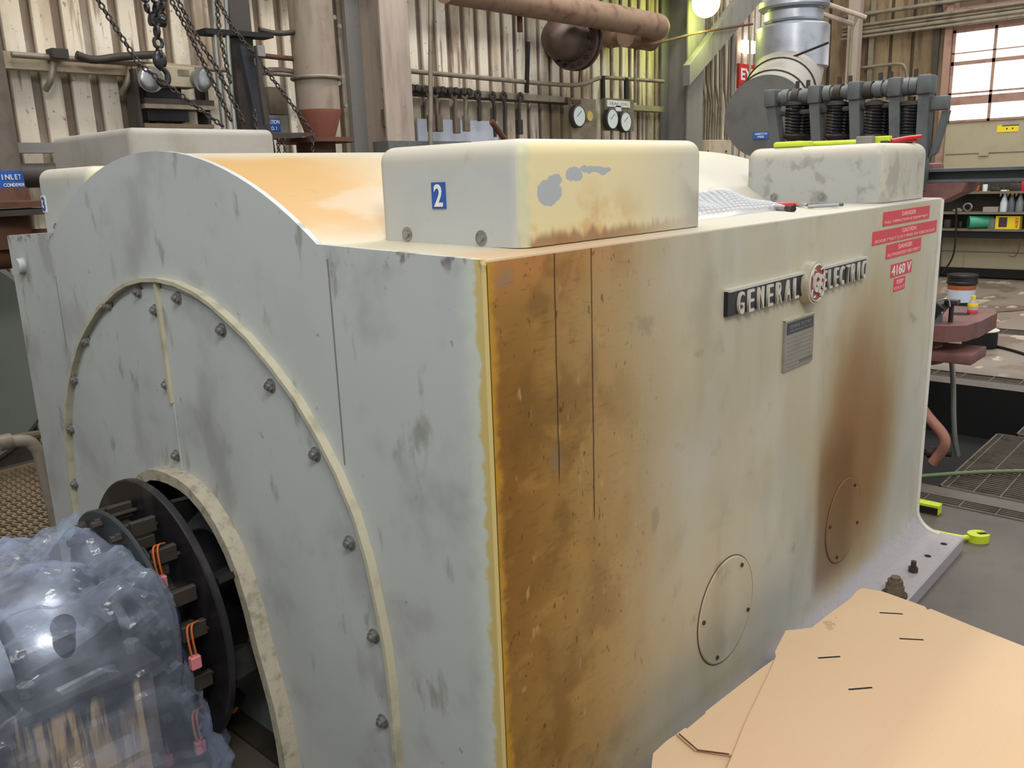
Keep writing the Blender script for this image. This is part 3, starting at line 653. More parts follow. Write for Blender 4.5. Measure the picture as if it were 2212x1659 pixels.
# ================================================================ CARDBOARD on a low crate beside the motor
ZC = .285
b = MB()
for x in (.42, .95, 1.40):
    b.box((x, -.95, 0), (x+.06, -.22, .09)).box((x, -.95, .19), (x+.06, -.22, .21))
for y in (-.95, -.76, -.57, -.38): b.box((.36, y, .21), (1.48, y+.14, .232))
for x in (.42, .95, 1.40):
    for y in (-.95, -.6, -.28): b.box((x, y, .09), (x+.06, y+.06, .19))
cr_ = b.build('wooden_pallet', M['wood'], smooth=0); tag(cr_, 'low wooden pallet hidden under the cardboard sheets', 'pallet')
def sheet_card(q, z, name, label, slots=()):
    P = [px(a, c, 'z', z) for a, c in q]; n = Vector((0, 0, -1))
    o = MB().prism(P, n*.005).build(name, M['card'], smooth=0); tag(o, label, 'cardboard', 'flattened cardboard sheets')
    for (x0, y0, x1, y1) in slots:
        A, B_ = px(x0, y0, 'z', z+.0008), px(x1, y1, 'z', z+.0008); d = (B_-A).normalized(); s = Vector((-d.y, d.x, 0))*.0032
        MB().prism([A-s, B_-s*.8, B_+s, A+s*.8], (0, 0, -.0015)).build('hand_slot', M['dark'], o, 0)
    return o
sheet_card([(1862, 1270), (1905, 1277), (1998, 1310), (2003, 1317), (2011, 1315), (2100, 1352), (2212, 1396), (2420, 1480), (2380, 1800), (1520, 1790), (1572, 1655), (1610, 1560), (1664, 1448), (1676, 1418), (1674, 1408), (1697, 1362), (1753, 1356), (1790, 1327), (1838, 1292), (1850, 1277)], ZC+.016,
           'cardboard_sheet', 'large tan cardboard sheet with four black marks, topmost on the right', [(1900, 1323, 1950, 1326), (1943, 1379, 1995, 1382), (1767, 1421, 1815, 1418), (1833, 1489, 1884, 1485)])
o = sheet_card([(1672, 1424), (1640, 1447), (1600, 1478), (1524, 1537), (1524, 1541), (1484, 1574), (1480, 1572), (1462, 1585), (1500, 1618), (1590, 1632), (1750, 1640), (1800, 1480)], ZC+.008,
           'cardboard_sheet', 'tan cardboard sheet half covered by the large one, beside the motor foot')
sheet_card([(1466, 1583), (1440, 1600), (1411, 1627), (1408, 1650), (1404, 1700), (1600, 1760), (1700, 1600), (1560, 1560)], ZC, 'cardboard_sheet', 'lowest tan cardboard sheet, its corner at the bottom edge of the pile')
A = [px(*q, 'z', ZC+.0095) for q in ((1467, 1585), (1507, 1620), (1575, 1629))]
MB().tube(A, .0016, 6).build('torn_edge', M['rust'], o)
# ================================================================ BACK WALL: columns, girts, pipes
def vtube(x, y, z0, z1, r, seg=12): return MB().cyl((x, y, z0), (x, y, z1), r, seg=seg)
col = thing('steel_column', (3.85, 4.75, 0), 'cream-grey steel column with a bolted gusset, left of the wrench rack', 'column')
MB().box((3.70, 4.60, 0), (4.0, 4.62, 5.5)).build('flange', M['column'], col, 0)
MB().box((3.84, 4.62, 0), (3.86, 4.92, 5.5)).build('web', M['column'], col, 0)
MB().box((3.70, 4.92, 0), (4.0, 4.94, 5.5)).build('rear_flange', M['column'], col, 0)
MB().box((3.56, 4.86, 0), (3.70, 4.90, 5.5)).build('gusset_plate', M['colgrey'], col, 0)
for q in ((720, 38), (731, 57), (738, 165), (730, 180), (745, 228)):
    P = px(*q, 'y', 4.86); MB().cyl(P, P+Vector((0, -.02, 0)), .018, seg=8).build('bolt', M['bolt'], col)
col2 = thing('steel_column', (8.58, 4.7, 0), 'grey steel column right of the pressure gauges', 'column')
MB().box((8.36, 4.56, 0), (8.72, 4.58, 5.5)).build('flange', M['colgrey'], col2, 0)
MB().box((8.53, 4.58, 0), (8.55, 4.92, 5.5)).build('web', M['colgrey'], col2, 0)
MB().box((8.36, 4.92, 0), (8.72, 4.94, 5.5)).build('rear_flange', M['colgrey'], col2, 0)
P0, P1 = px(1484, 150, 'y', 4.7), px(1508, 150, 'y', 4.7)
tag(MB().box((P0.x, 4.68, 0), (P1.x, 4.70, 5.5)).build('cover_strip', grimy('pale_strip', (206, 196, 176), (160, 146, 120)), smooth=0), 'pale steel strip running up beside the grey column', 'steel strip')
q = [px(*p, 'y', 4.45) for p in ((1490, 184), (1490, 140), (1612, -25), (1668, -25))]
tag(MB().prism(q, (0, .09, 0)).build('diagonal_brace', M['colgrey'], smooth=0), 'diagonal steel brace above the bundle of conduits', 'brace')
P = px(1844, 100, 'x', 12.0)
tag(MB().box((11.95, P.y-.08, 0), (12.09, P.y+.08, 5.5)).build('corner_post', M['column'], smooth=0), 'pinkish steel post at the corner behind the aluminium duct', 'post')
def rail(name, a, b_, pl, r, mat, label, cat, sm=0, extra=()):
    pts = [px(*q, 'y', pl) for q in (a,)+tuple(extra)+(b_,)]
    return tag(MB().tube(pts, r, 10, sm).build(name, mat, smooth=40), label, cat)
tag(MB().box((-3, 4.48, 3.57), (8.3, 4.76, 3.60)).box((-3, 4.60, 3.60), (8.3, 4.64, 4.1)).box((-3, 4.48, 4.1), (8.3, 4.76, 4.13)).build('shade_beam', M['colgrey'], smooth=0), 'unseen beam added above the frame to shade the upper back wall', 'beam')  # unseen beam, added so its shadow falls on the upper back wall
# left girt with hangers
g = thing('wall_girt', (1.6, 4.9, 2.36), 'cream channel girt on the corrugated wall, left of the emergency light', 'girt')
z0 = 2.36
MB().box((.6, 4.86, z0), (2.05, 4.94, z0+.10)).build('channel', grimy('girt_cream', (176, 162, 136), (120, 100, 80)), g, 0)
for q in ((100, 160), (265, 170)):
    P = px(*q, 'y', 4.84); MB().tube([P+Vector((.06, 0, .10)), P+Vector((.02, -.02, -.03)), P+Vector((0, .05, -.09))], .02, 8, 2).build('hanger', M['conduit'], g)
rail('conduit', (25, 118), (690, 166), 4.82, .018, M['conduit'], 'long thin conduit above the left girt on the wall', 'conduit')
rail('junction_conduit', (165, 118), (335, 118), 4.76, .026, M['darksteel'], 'dark flexible conduit sagging above the emergency light', 'conduit', 3, ((200, 132), (260, 122)))
MB_ = MB().box(px(108, 126, 'y', 4.8)-Vector((0, .05, 0)), px(140, 108, 'y', 4.8)+Vector((0, .05, 0))); tag(MB_.build('conduit_box', M['darksteel'], smooth=0), 'small dark conduit box on the wall left of the emergency light', 'junction box')
# emergency light
el = thing('emergency_light', px(378, 188, 'y', 4.75), 'cream emergency light with two round lamps on the left wall', 'emergency light')
a, c = px(310, 187, 'y', 4.8), px(408, 148, 'y', 4.8)
MB().box((a.x, 4.72, a.z), (c.x, 4.86, c.z), .006).build('housing', M['cream'], el, 0)
P = px(396, 157, 'y', 4.72); MB().box((P.x-.04, 4.716, P.z-.02), (P.x+.04, 4.72, P.z+.02)).build('name_plate', M['conduit'], el, 0)
P = px(366, 179, 'y', 4.72); text('unit_number', '17', M['dark'], el, P, (1, 0, 0), (0, 0, 1), .022, .026, .001)
for k, (q, dx) in enumerate((((334, 168), -.25), ((434, 168), .3))):
    P = px(*q, 'y', 4.66); h = MB().lathe([(.0, 0), (.05, 0), (.078, .06), (.082, .075)], P+Vector((0, .09, 0)), (dx, -1, -.12), 28).build('lamp_head', M['grey'], el)
    ax_ = Vector((dx, -1, -.12)).normalized(); MB().sph(P+Vector((0, .09, 0))+ax_*.072, .074, (1, .25, 1), 20).build('lens', M['steel'], h)
ra = thing('wall_rack', px(380, 268, 'y', 4.9), 'dark steel wall rack below the emergency light', 'rack')
for y0, y1, c in ((214, 224, (70, 62, 54)), (226, 234, (150, 138, 120)), (266, 276, (120, 100, 80))):
    A, B_ = px(308, y1, 'y', 4.78), px(456, y0+4, 'y', 4.78)
    MB().box((A.x, 4.74, A.z), (B_.x, 4.94, B_.z)).build('rack_rail', grimy('rail_steel', c, tuple(int(v*.6) for v in c)), ra, 0)
for x_ in (304, 452):
    A, B_ = px(x_, 278, 'y', 4.78), px(x_, 150, 'y', 4.78); MB().box((A.x-.012, 4.76, A.z-.05), (A.x+.012, 4.9, B_.z)).build('upright', M['darksteel'], ra, 0)
A, B_ = px(310, 212, 'y', 4.84), px(385, 190, 'y', 4.84); MB().box((A.x, 4.8, A.z), (B_.x, 4.93, B_.z), .004).build('black_case', M['blacksatin'], ra, 0)
A, B_ = px(315, 262, 'y', 4.84), px(400, 238, 'y', 4.84); MB().box((A.x, 4.8, A.z), (B_.x, 4.93, B_.z), .004).build('black_case', M['blacksatin'], ra, 0)
# ---- chains
def chain(name, pts, pl, ln, wire, label, cat='chain', mat=None, group=None):
    P = [px(a, b__, 'y', pl) for a, b__ in pts]; b = MB(); k = 0
    # resample
    seg = [(P[i+1]-P[i]).length for i in range(len(P)-1)]; T = sum(seg); n = int(T/(ln*.72))
    for i in range(n):
        d = T*(i+.5)/n; j = 0
        while j < len(seg)-1 and d > seg[j]: d -= seg[j]; j += 1
        c = P[j].lerp(P[j+1], d/seg[j]); t = (P[j+1]-P[j]).normalized(); s_ = t.cross(Vector((0, 1, 0))).normalized(); u_ = s_ if i % 2 else t.cross(s_)
        h, w_ = ln*.5-wire, ln*.3
        loop = [c+t*(h-w_ if abs(math.cos(a)) < 9 else 0)*(1 if math.cos(a) > 0 else -1)+t*w_*math.cos(a)+u_*w_*math.sin(a) for a in (2*PI*(m_+.5)/10 for m_ in range(10))]
        b.tube(loop, wire, 5, closed=True)
    return tag(b.build(name, mat or M['darksteel'], smooth=40), label, cat, group)
chain('hoist_chain', [(192, -30), (300, 138), (402, 214), (482, 273)], 3.6, .040, .0055, 'thin chain slanting down across the emergency light, leftmost of the thin chains')
chain('hoist_chain', [(368, -30), (425, 80), (470, 150), (528, 268)], 3.6, .040, .0055, 'thin chain slanting down just right of the emergency light lamp')
chain('hoist_chain', [(350, -35), (400, 55), (452, 160), (500, 262)], 3.75, .040, .0055, 'short thin chain hanging behind the one right of the emergency light')
chain('hoist_chain', [(452, -30), (505, 62), (600, 185), (673, 284)], 4.02, .040, .0055, 'thin chain running down to the right end of the dark lifting plate')
chain('hoist_chain', [(466, -30), (474, 70), (498, 180)], 3.9, .040, .0055, 'thin chain hanging straight in front of the dark lifting frame')
chain('tag_chain', [(549, 236), (560, 328)], 3.5, .034, .005, 'short chain at the right end of the lead box behind the hump')
chain('tag_chain', [(600, 298), (603, 335)], 4.0, .034, .005, 'left of two short chains under the lifting plate'); chain('tag_chain', [(614, 298), (616, 335)], 4.0, .034, .005, 'right of two short chains under the lifting plate, next to its middle')
chain('tag_chain', [(676, 292), (675, 335)], 4.0, .034, .005, 'short chain hanging from the right tip of the lifting plate')
hk = thing('hoist_hook', px(340, 120, 'y', 3.7), 'heavy dark hoist chain with its hook in front of the emergency light', 'hoist hook')
def chain_part(pts, ln, wire, dy):
    o = chain('heavy_chain', pts, 3.7+dy, ln, wire, '', ''); del o['label'], o['category']
    o.parent = hk; o.location = o.location-hk.location; o.data.materials[0] = M['black']; return o
chain_part([(338, -40), (337, 45), (345, 128)], .075, .011, 0); chain_part([(306, -40), (318, 20), (338, 45)], .06, .009, .05); chain_part([(352, -40), (350, 45)], .06, .009, -.05)
P = px(345, 130, 'y', 3.7)
MB().sph(P, .04, (1, .6, 1.3)).build('hook_shank', M['black'], hk)
MB().tube([P+Vector((.035*math.sin(t)+.0, 0, -.085+.045*math.cos(t))) for t in (.3*i-.2 for i in range(16))], [.016]*6+[.018]*5+[.016-.002*i for i in range(5)], 8).build('hook', M['black'], hk)
MB().cyl(px(336, 45, 'y', 3.72)+Vector((-.03, 0, 0)), px(336, 45, 'y', 3.72)+Vector((.05, 0, 0)), .03).build('shackle', M['black'], hk)
# ---- dark lifting frame
lf = thing('lifting_frame', (px(530, 300, 'y', 4.2).x, 4.2, 0), 'tall dark steel lifting frame with a cross arm behind the hump', 'lifting frame')
A = px(520, 100, 'y', 4.2); MB().box((A.x-.075, 4.17, 0), (A.x+.075, 4.21, 3.6)).build('front_flange', M['darksteel'], lf, 0)
MB().box((A.x-.01, 4.21, 0), (A.x+.01, 4.33, 3.6)).build('web', M['darksteel'], lf, 0)
MB().tube([px(486, -30, 'y', 4.1), px(492, 100, 'y', 4.1), px(508, 290, 'y', 4.1)], .014, 8).build('side_pipe', M['silverpipe'], lf); MB().tube([px(459, -30, 'y', 4.1), px(466, 100, 'y', 4.1), px(486, 290, 'y', 4.1)], .012, 8).build('side_pipe', M['silverpipe'], lf)
MB().prism([px(*q, 'y', 4.08) for q in ((443, 60), (590, 72), (592, 82), (445, 72))], (0, .12, 0)).build('cross_arm', M['dark'], lf, 0)
MB().prism([px(*q, 'y', 4.05) for q in ((518, 95), (540, 108), (572, 200), (596, 330), (560, 330), (548, 235))], (0, .05, 0)).build('lever_blade', grimy('blue_black', (44, 46, 54), (28, 28, 32)), lf, 0)
MB().tube([px(555, 100, 'y', 4.0), px(562, 180, 'y', 4.0), px(575, 270, 'y', 4.0)], .02, 8).build('screw_rod', M['darksteel'], lf)
MB().box(px(553, 122, 'y', 4.0)-Vector((.0, .03, 0)), px(566, 100, 'y', 4.0)+Vector((0, .03, 0))).build('rod_collar', M['colgrey'], lf, 0)
MB().prism([px(*q, 'y', 4.0) for q in ((560, 288), (683, 286), (683, 292), (640, 298), (570, 300))], (0, .22, 0)).build('lifting_plate', M['darksteel'], lf, 0)
for i, (a, c, e, dy) in enumerate((((560, 64), (645, 68), (600, 74), .0), ((566, 120), (648, 128), (600, 124), .05), ((566, 152), (648, 158), (610, 150), .1))):
    rail('hose', a, c, 4.3+dy, .018, (M['darksteel'], M['rust'], M['beigepipe'])[i], ('dark hose, topmost of three between lifting frame and beige pipe', 'rusty pipe, middle of three between lifting frame and beige pipe', 'beige pipe, lowest of three between lifting frame and beige riser')[i], 'pipe', 3, (e,))
# grey station box with blue label
sbx = thing('station_box', px(598, 285, 'y', 4.5), 'grey control box with a blue label beside the lifting frame', 'control box')
A, B_ = px(575, 290, 'y', 4.5), px(622, 250, 'y', 4.5); MB().box((A.x, 4.5, A.z), (B_.x, 4.6, B_.z), .004).build('enclosure', M['grey'], sbx, 0)
A, B_ = px(572, 283, 'y', 4.495), px(604, 256, 'y', 4.495); lbp = MB().box((A.x, 4.493, A.z), (B_.x, 4.5, B_.z)).build('blue_label', M['blue'], sbx, 0)
c = (A+B_)/2; text('label_text', 'STATION', M['white'], lbp, (c.x, 4.493, c.z+.02), (1, 0, 0), (0, 0, 1), .028, (B_.x-A.x)*.9, .001, .02); text('label_text', 'NO. 1', M['white'], lbp, (c.x, 4.493, c.z-.025), (1, 0, 0), (0, 0, 1), .025, (B_.x-A.x)*.5, .001, .02)
A, B_ = px(578, 248, 'y', 4.6), px(612, 190, 'y', 4.6); tag(MB().box((A.x, 4.56, A.z), (B_.x, 4.68, B_.z), .01).build('solenoid_box', grimy('box_brown', (112, 100, 84), (70, 60, 48))), 'small brownish box on the wall above the grey control box', 'box')
# beige riser with red reducer
rp_ = thing('riser_pipe', (px(680, 300, 'y', 4.3).x, 4.3, 0), 'thick beige riser pipe with a red reducer behind the hump', 'pipe')
X = px(677, 100, 'y', 4.3).x; zt = px(680, 238, 'y', 4.3).z; zb = px(690, 300, 'y', 4.3).z
MB().lathe([(.155, 0), (.155, 5.2-zt)], (X, 4.3, zt), seg=36).build('pipe', M['beigepipe'], rp_)
MB().lathe([(.10, 0), (.155, zt-zb-.03), (.158, zt-zb)], (X, 4.3, zb), seg=36).build('reducer', grimy('reducer_red', (124, 72, 56), (90, 52, 42)), rp_)
MB().lathe([(.27, 0), (.27, .03)], (X-.05, 4.3, zb-.03), seg=36).build('base_flange', M['rust'], rp_)
MB().cyl((X-.05, 4.3, 0), (X-.05, 4.3, zb-.03), .14, seg=30).build('lower_pipe', M['rust'], rp_)
zc = px(680, 170, 'y', 4.3).z; MB().tube([(X+.17*math.cos(t), 4.3+.17*math.sin(t), zc) for t in (2*PI*i/28 for i in range(28))], .013, 8, closed=True).build('clamp', M['conduit'], rp_)
# left big riser with blue INLET label
lr = thing('inlet_riser', (.52, 4.05, 0), 'thick dark riser pipe at the left edge with a blue label', 'pipe')
MB().lathe([(.15, 0), (.15, 3.6)], (.52, 4.05, 1.58), seg=40).build('pipe', grimy('riser_brown', (104, 94, 84), (58, 50, 44), .6, 0, 5, .7), lr)
MB().lathe([(.26, 0), (.26, .03), (.17, .035), (.16, .1)], (.52, 4.05, 1.55), seg=40).build('flange', M['rust'], lr)
MB().lathe([(.26, 0), (.26, .03)], (.52, 4.05, 1.51), seg=40).build('lower_flange', M['darksteel'], lr)
MB().cyl((.52, 4.05, 1.34), (.52, 4.05, 1.51), .15, seg=36).build('lower_pipe', M['rust'], lr)
zl = px(30, 390, 'y', 3.9).z; bl = MB().lathe([(.152, 0), (.152, .095)], (.52, 4.05, zl-.045), seg=40).build('blue_label', M['blue'], lr)
for s_, dz, hh, a0 in (('INLET', .018, .034, .25), ('TO CONDENSER', -.022, .022, .1)):
    n = len(s_)
    for i, chh in enumerate(s_):
        if chh == ' ': continue
        t = -PI/2+.02+a0*.3+(i-n/2)*(hh*.75/.153)+.35; R = Vector((-math.sin(t), math.cos(t), 0)); O = Vector((.52+.153*math.cos(t), 4.05+.153*math.sin(t), zl+dz))
        text('label_letter', chh, M['white'], bl, O, R, (0, 0, 1), hh*.75, None, .0015, .01)
tag(MB().tube([(-1.6, 4.05, 1.33), (.9, 4.05, 1.33), (1.5, 4.05, 1.2)], .10, 20).build('rusty_header_pipe', M['rust']), 'thick rusty horizontal pipe at the left edge behind the motor', 'pipe')
tag(MB().tube([(-1.6, 4.5, 1.72), (1.6, 4.5, 1.72)], .07, 16).build('dark_header_pipe', M['darksteel']), 'dark horizontal pipe behind the left riser', 'pipe')
tag(MB().box((.7, 4.75, 1.86), (2.2, 4.85, 1.92)).build('angle_rail', M['colgrey'], smooth=0), 'grey horizontal rail behind the far terminal covers', 'rail')
tk = thing('oil_tank', (.0, 4.85, 0), 'round grey-green tank behind the handrail at the left edge', 'tank')
MB().lathe([(.0, 0), (.65, 0), (.68, .03), (.68, .3)], (.22, 4.56, .69), (0, 1, 0), 64).build('tank_shell', grimy('tank_grey', (104, 110, 104), (80, 82, 76), .5, 0, 3, .4), tk)
MB().box((-.3, 4.62, 0), (.7, 4.8, .3)).build('tank_saddle', M['darksteel'], tk, 0)
# handrail
hr = thing('handrail', (.2, 2.8, 0), 'bent grey pipe handrail left of the motor', 'handrail')
P = [px(*q, 'y', 2.85) for q in ((10, 955), (62, 950), (84, 975), (112, 1090), (142, 1215))]
MB().tube([P[0], P[1], P[1].lerp(P[2], .6)]+P[2:], .026, 12, 2).build('rail_pipe', grimy('handrail_paint', (142, 136, 124), (96, 88, 78), .5), hr)
MB().lathe([(.034, 0), (.034, .05)], P[0]-Vector((.025, 0, 0)), (1, 0, 0), 20).build('coupling', M['conduit'], hr)
MB().tube([P[0]+Vector((.03, .02, .0)), px(80, 940, 'y', 3.1)], .022, 10).build('cross_pipe', M['conduit'], hr)
P = px(130, 1180, 'y', 2.85); MB().box((P.x-.04, 2.81, 0), (P.x+.04, 2.89, .16), .006).build('rail_socket', M['conduit'], hr)
# ---- right of the first column
rail('conduit', (826, 148), (1432, 176), 4.75, .022, M['conduit'], 'grey conduit above the wrench rack, bent up near the gauges', 'conduit', 2, ((1215, 185), (1262, 183), (1295, 167), (1320, 168)))
rail('conduit', (1372, 106), (1372, 222), 4.6, .016, M['conduit'], 'short vertical conduit right of the gauges, under the elbow pipe', 'conduit')
rail('cable', (1372, 106), (1625, 52), 4.4, .014, M['rust'], 'rusty thin pipe crossing in front of the grey column and brace', 'pipe', 0, ((1440, 88), (1500, 72), (1560, 62)))
rail('conduit', (1321, -20), (1323, 222), 4.85, .012, M['conduit'], 'thin vertical conduit behind the two-gauge panel', 'conduit')
rail('hanger_rod', (930, -20), (930, 335), 4.5, .020, M['conduit'], 'vertical hanger rod in front of the wrench rack', 'rod')
rail('conduit', (1255, 120), (1250, 185), 4.8, .01, M['darksteel'], 'thin dark rod below the flanged valve', 'rod')
for i, (a, c, w_) in enumerate((((876, 46), (866, 182), .05), ((1143, 90), (1140, 200), .035), ((1304, 164), (1305, 215), .05), ((1355, 168), (1355, 216), .05))):
    A, B_ = px(*a, 'y', 4.72), px(*c, 'y', 4.72); d = Vector((w_/2, 0, 0))
    tag(MB().prism([A-d, A+d, B_+d, B_-d], (0, .03, 0)).build('black_bar', M['dark'], smooth=0), ('slanted black bar above the left part of the wrench rack', 'slim black bar left of the flanged valve', 'black bar between the two gauge panels', 'black bar above the right gauge')[i], 'bar')
rk = thing('wrench_rack', (px(1130, 200, 'y', 4.8).x, 4.85, 2.33), 'dark steel rail carrying a row of hanging wrenches', 'rack')
A, B_ = px(829, 195, 'y', 4.8), px(1492, 228, 'y', 4.8)
MB().box((A.x, 4.78, 2.34), (px(1240, 200, 'y', 4.8).x, 4.94, 2.40)).build('rack_rail', M['darksteel'], rk, 0)
MB().box((px(1010, 200, 'y', 4.8).x, 4.77, 2.345), (px(1215, 200, 'y', 4.8).x, 4.80, 2.405)).build('rail_face', M['conduit'], rk, 0)
MB().box((px(1360, 200, 'y', 4.8).x, 4.78, 2.31), (px(1432, 200, 'y', 4.8).x, 4.94, 2.37)).build('rail_bracket', grimy('bracket_green', (140, 136, 104), (96, 90, 66)), rk, 0)
for i in range(13):
    P = px(843+i*14.0, 188+i*.9, 'y', 4.74); MB().box(P-Vector((.028, .04, .028)), P+Vector((.028, .03, .028)), .008, 1, Matrix.Rotation(.3*(-1)**i, 3, 'Y')).build('hook_block', M['darksteel'], rk, 0)
def wrench(x0, y0, x1, y1, block, label, mat):
    A, B_ = px(x0, y0, 'y', 4.74), px(x1, y1, 'y', 4.74); MB().cyl(A+Vector((0, -.02, .018)), A+Vector((0, .05, .018)), .012, seg=8).build('peg', M['darksteel'], rk); t = thing('slugging_wrench', A, label, 'wrench', 'wrenches hanging from the wall rack')
    MB().tube([A+Vector((.035*math.cos(k), 0, .035*math.sin(k))) for k in (2*PI*i/14 for i in range(14))], .014, 6, closed=True).build('ring_head', mat, t)
    m1 = A.lerp(B_, .3)+Vector((.02 if x1 >= x0 else -.02, 0, 0)); MB().tube([A+Vector((0, 0, -.03)), m1, A.lerp(B_, .62), B_], .017, 8, 2).build('handle', mat, t)
    if block: MB().box(B_-Vector((.032, .03, .09)), B_+Vector((.032, .02, .05)), .006, 1).build('striking_block', mat, t, 0)
WB = grimy('wrench_brown', (118, 104, 90), (78, 66, 56), .5, .3)
for a in ((836, 196, 832, 250, 1, 'brown slugging wrench half hidden by the cream column', WB), (880, 198, 886, 240, 0, 'short curved wrench under the slanted black bar', M['darksteel']), (926, 200, 930, 262, 1, 'brown slugging wrench behind the vertical hanger rod', WB), (938, 200, 947, 262, 1, 'brown slugging wrench just right of the hanger rod', WB),
          (980, 203, 985, 266, 1, 'long brown slugging wrench, left of the pale one', WB), (1003, 203, 1006, 262, 1, 'pale slugging wrench in the middle of the rack', M['conduit']), (1032, 205, 1036, 262, 0, 'black tapering wrench right of the pale one', M['darksteel']), (1064, 208, 1070, 296, 0, 'long black bar wrench above the wooden stick', M['darksteel']),
          (1088, 208, 1091, 298, 0, 'long dark curved wrench right of the wooden stick end', M['darksteel']), (1124, 210, 1121, 270, 1, 'dark wrench with a cylinder end, rightmost on the rack', M['darksteel'])): wrench(*a)
tag(MB().tube([px(1062, 262, 'y', 4.4), px(1420, 760, 'y', 4.4)], .028, 12).build('wooden_stick', M['rust']), 'brown round stick leaning above the terminal cover', 'stick')
A, B_ = px(905, 318, 'y', 4.93), px(1075, 262, 'y', 4.93); tag(MB().box((A.x, 4.93, A.z-.3), (B_.x, 4.95, B_.z)).build('bright_patch_panel', plain('patch_white', (214, 218, 232), .5), smooth=0), 'pale bluish patch panel on the wall under the wrenches', 'panel')
A, B_ = px(832, 335, 'y', 4.6), px(1010, 306, 'y', 4.6); tag(MB().box((A.x, 4.55, A.z), (B_.x, 4.75, B_.z-.0)).build('ledge_rail', M['bluegrey'], smooth=0), 'blue-grey ledge just above the hump, left of cover two', 'ledge')
# big overhead pipe with elbow, and its stub
bp = thing('overhead_pipe', px(1200, 20, 'y', 4.2), 'thick rusty overhead pipe ending in an elbow near the grey column', 'pipe')
P0, P1 = px(960, -45, 'y', 4.2), px(1415, 62, 'y', 4.2); z = px(1300, 30, 'y', 4.2).z; P0.z = P1.z = px(1300, 34, 'y', 4.2).z; R_ = .125
pts = [P0, P1]; 
for i in range(1, 9): t = PI/2*i/8; pts.append(P1+Vector((.19*math.sin(t), .19-.19*math.cos(t), 0)))
pts.append(pts[-1]+Vector((0, .54, 0)))
MB().tube(pts, R_, 28).build('pipe_run', M['rustpipe'], bp)
MB().lathe([(.0, 0), (.115, 0), (.115, .5), (.0, .5)], px(1352, 78, 'y', 4.55)+Vector((-.0, 0, -.0)), (1, 0, 0), 26).build('capped_stub', M['rustpipe'], bp)
vs_p = px(1122, 22, 'y', 4.3); MB().cyl(vs_p+Vector((0, 0, .1)), vs_p+Vector((0, 0, -.04)), .05).cyl(vs_p+Vector((0, 0, -.04)), vs_p+Vector((0, 0, -.18)), .025).build('drain_nipple', M['rust'], bp)
fv = thing('flanged_valve', px(1215, 95, 'y', 4.6), 'dark rusty flanged valve body hanging below the overhead pipe', 'valve')
P = px(1240, 88, 'y', 4.6); axx = Vector((-.93, -.1, .0)).normalized()
DK = grimy('valve_dark', (96, 78, 68), (56, 44, 40), .5, .2)
MB().lathe([(.0, 0), (.20, 0), (.22, .02), (.20, .04), (.19, .16), (.2, .26), (.16, .36), (.08, .42), (.0, .44)], P, axx, 32).build('body', DK, fv)
MB().lathe([(.0, 0), (.285, 0), (.285, .035), (.0, .035)], P, axx, 36).build('flange', DK, fv); MB().lathe([(.0, 0), (.285, 0), (.285, .035), (.0, .035)], P-axx*.08, axx, 36).build('mating_flange', DK, fv)
q_ = axx.to_track_quat('Z', 'Y').to_matrix()
for i in range(16):
    o_ = q_ @ Vector((.245*math.cos(2*PI*i/16), .245*math.sin(2*PI*i/16), 0)); MB().cyl(P+o_-axx*.12, P+o_+axx*.07, .018, seg=8).build('stud', M['darksteel'], fv)
MB().cyl(P-axx*.08, P-axx*.08+Vector((.0, .35, 0)), .12).build('wall_spool', DK, fv)
# gauge panels
def gauge(par, q, r):
    P = px(*q, 'y', 4.62); g = MB().lathe([(.0, 0), (r, 0), (r, .05), (r*.88, .06), (r*.86, .052), (.0, .052)], P+Vector((0, .05, 0)), (0, -1, 0), 36).build('gauge', M['darksteel'], par)
    f = MB().cyl(P+Vector((0, -.001, 0)), P+Vector((0, -.004, 0)), r*.86, seg=36).build('dial', M['gauge'], g)
    MB().box(P+Vector((-.003, -.006, -.02)), P+Vector((.003, -.004, r*.6)), 0, 1, Matrix.Rotation(.9, 3, 'Y')).build('needle', M['dark'], g, 0)
gp1 = thing('gauge_panel', px(1257, 292, 'y', 4.75), 'grey panel with one pressure gauge and a yellow dial', 'gauge panel')
A, B_ = px(1232, 300, 'y', 4.7), px(1284, 215, 'y', 4.7); MB().box((A.x, 4.68, A.z), (B_.x, 4.72, B_.z)).build('panel', M['conduit'], gp1, 0)
gauge(gp1, (1251, 251), .115)
P = px(1273, 251, 'y', 4.66); MB().cyl(P+Vector((0, .02, 0)), P+Vector((0, -.01, 0)), .05, seg=28).build('yellow_dial', plain('dial_yellow', (196, 176, 96), .4), gp1)
P = px(1246, 220, 'y', 4.67); MB().box(P-Vector((.07, .004, .02)), P+Vector((.07, .004, .02))).build('tag_plate', M['rust'], gp1, 0)
gp2 = thing('gauge_panel', px(1337, 285, 'y', 4.75), 'grey-green panel with two pressure gauges and a paper strip', 'gauge panel')
A, B_ = px(1304, 282, 'y', 4.7), px(1366, 216, 'y', 4.7); MB().box((A.x, 4.68, A.z), (B_.x, 4.72, B_.z)).build('panel', grimy('panel_green', (112, 108, 90), (80, 74, 60)), gp2, 0)
gauge(gp2, (1323, 257), .115); gauge(gp2, (1352, 263), .115)
A, B_ = px(1312, 230, 'y', 4.67), px(1361, 219, 'y', 4.67); pap = MB().box((A.x, 4.67, A.z), (B_.x, 4.68, B_.z)).build('paper_strip', M['white'], gp2, 0)
c = (A+B_)/2; text('paper_text', 'SEAL OIL', M['conduit'], pap, (c.x, 4.67, c.z), (1, 0, 0), (0, 0, 1), .03, (B_.x-A.x)*.8, .001)
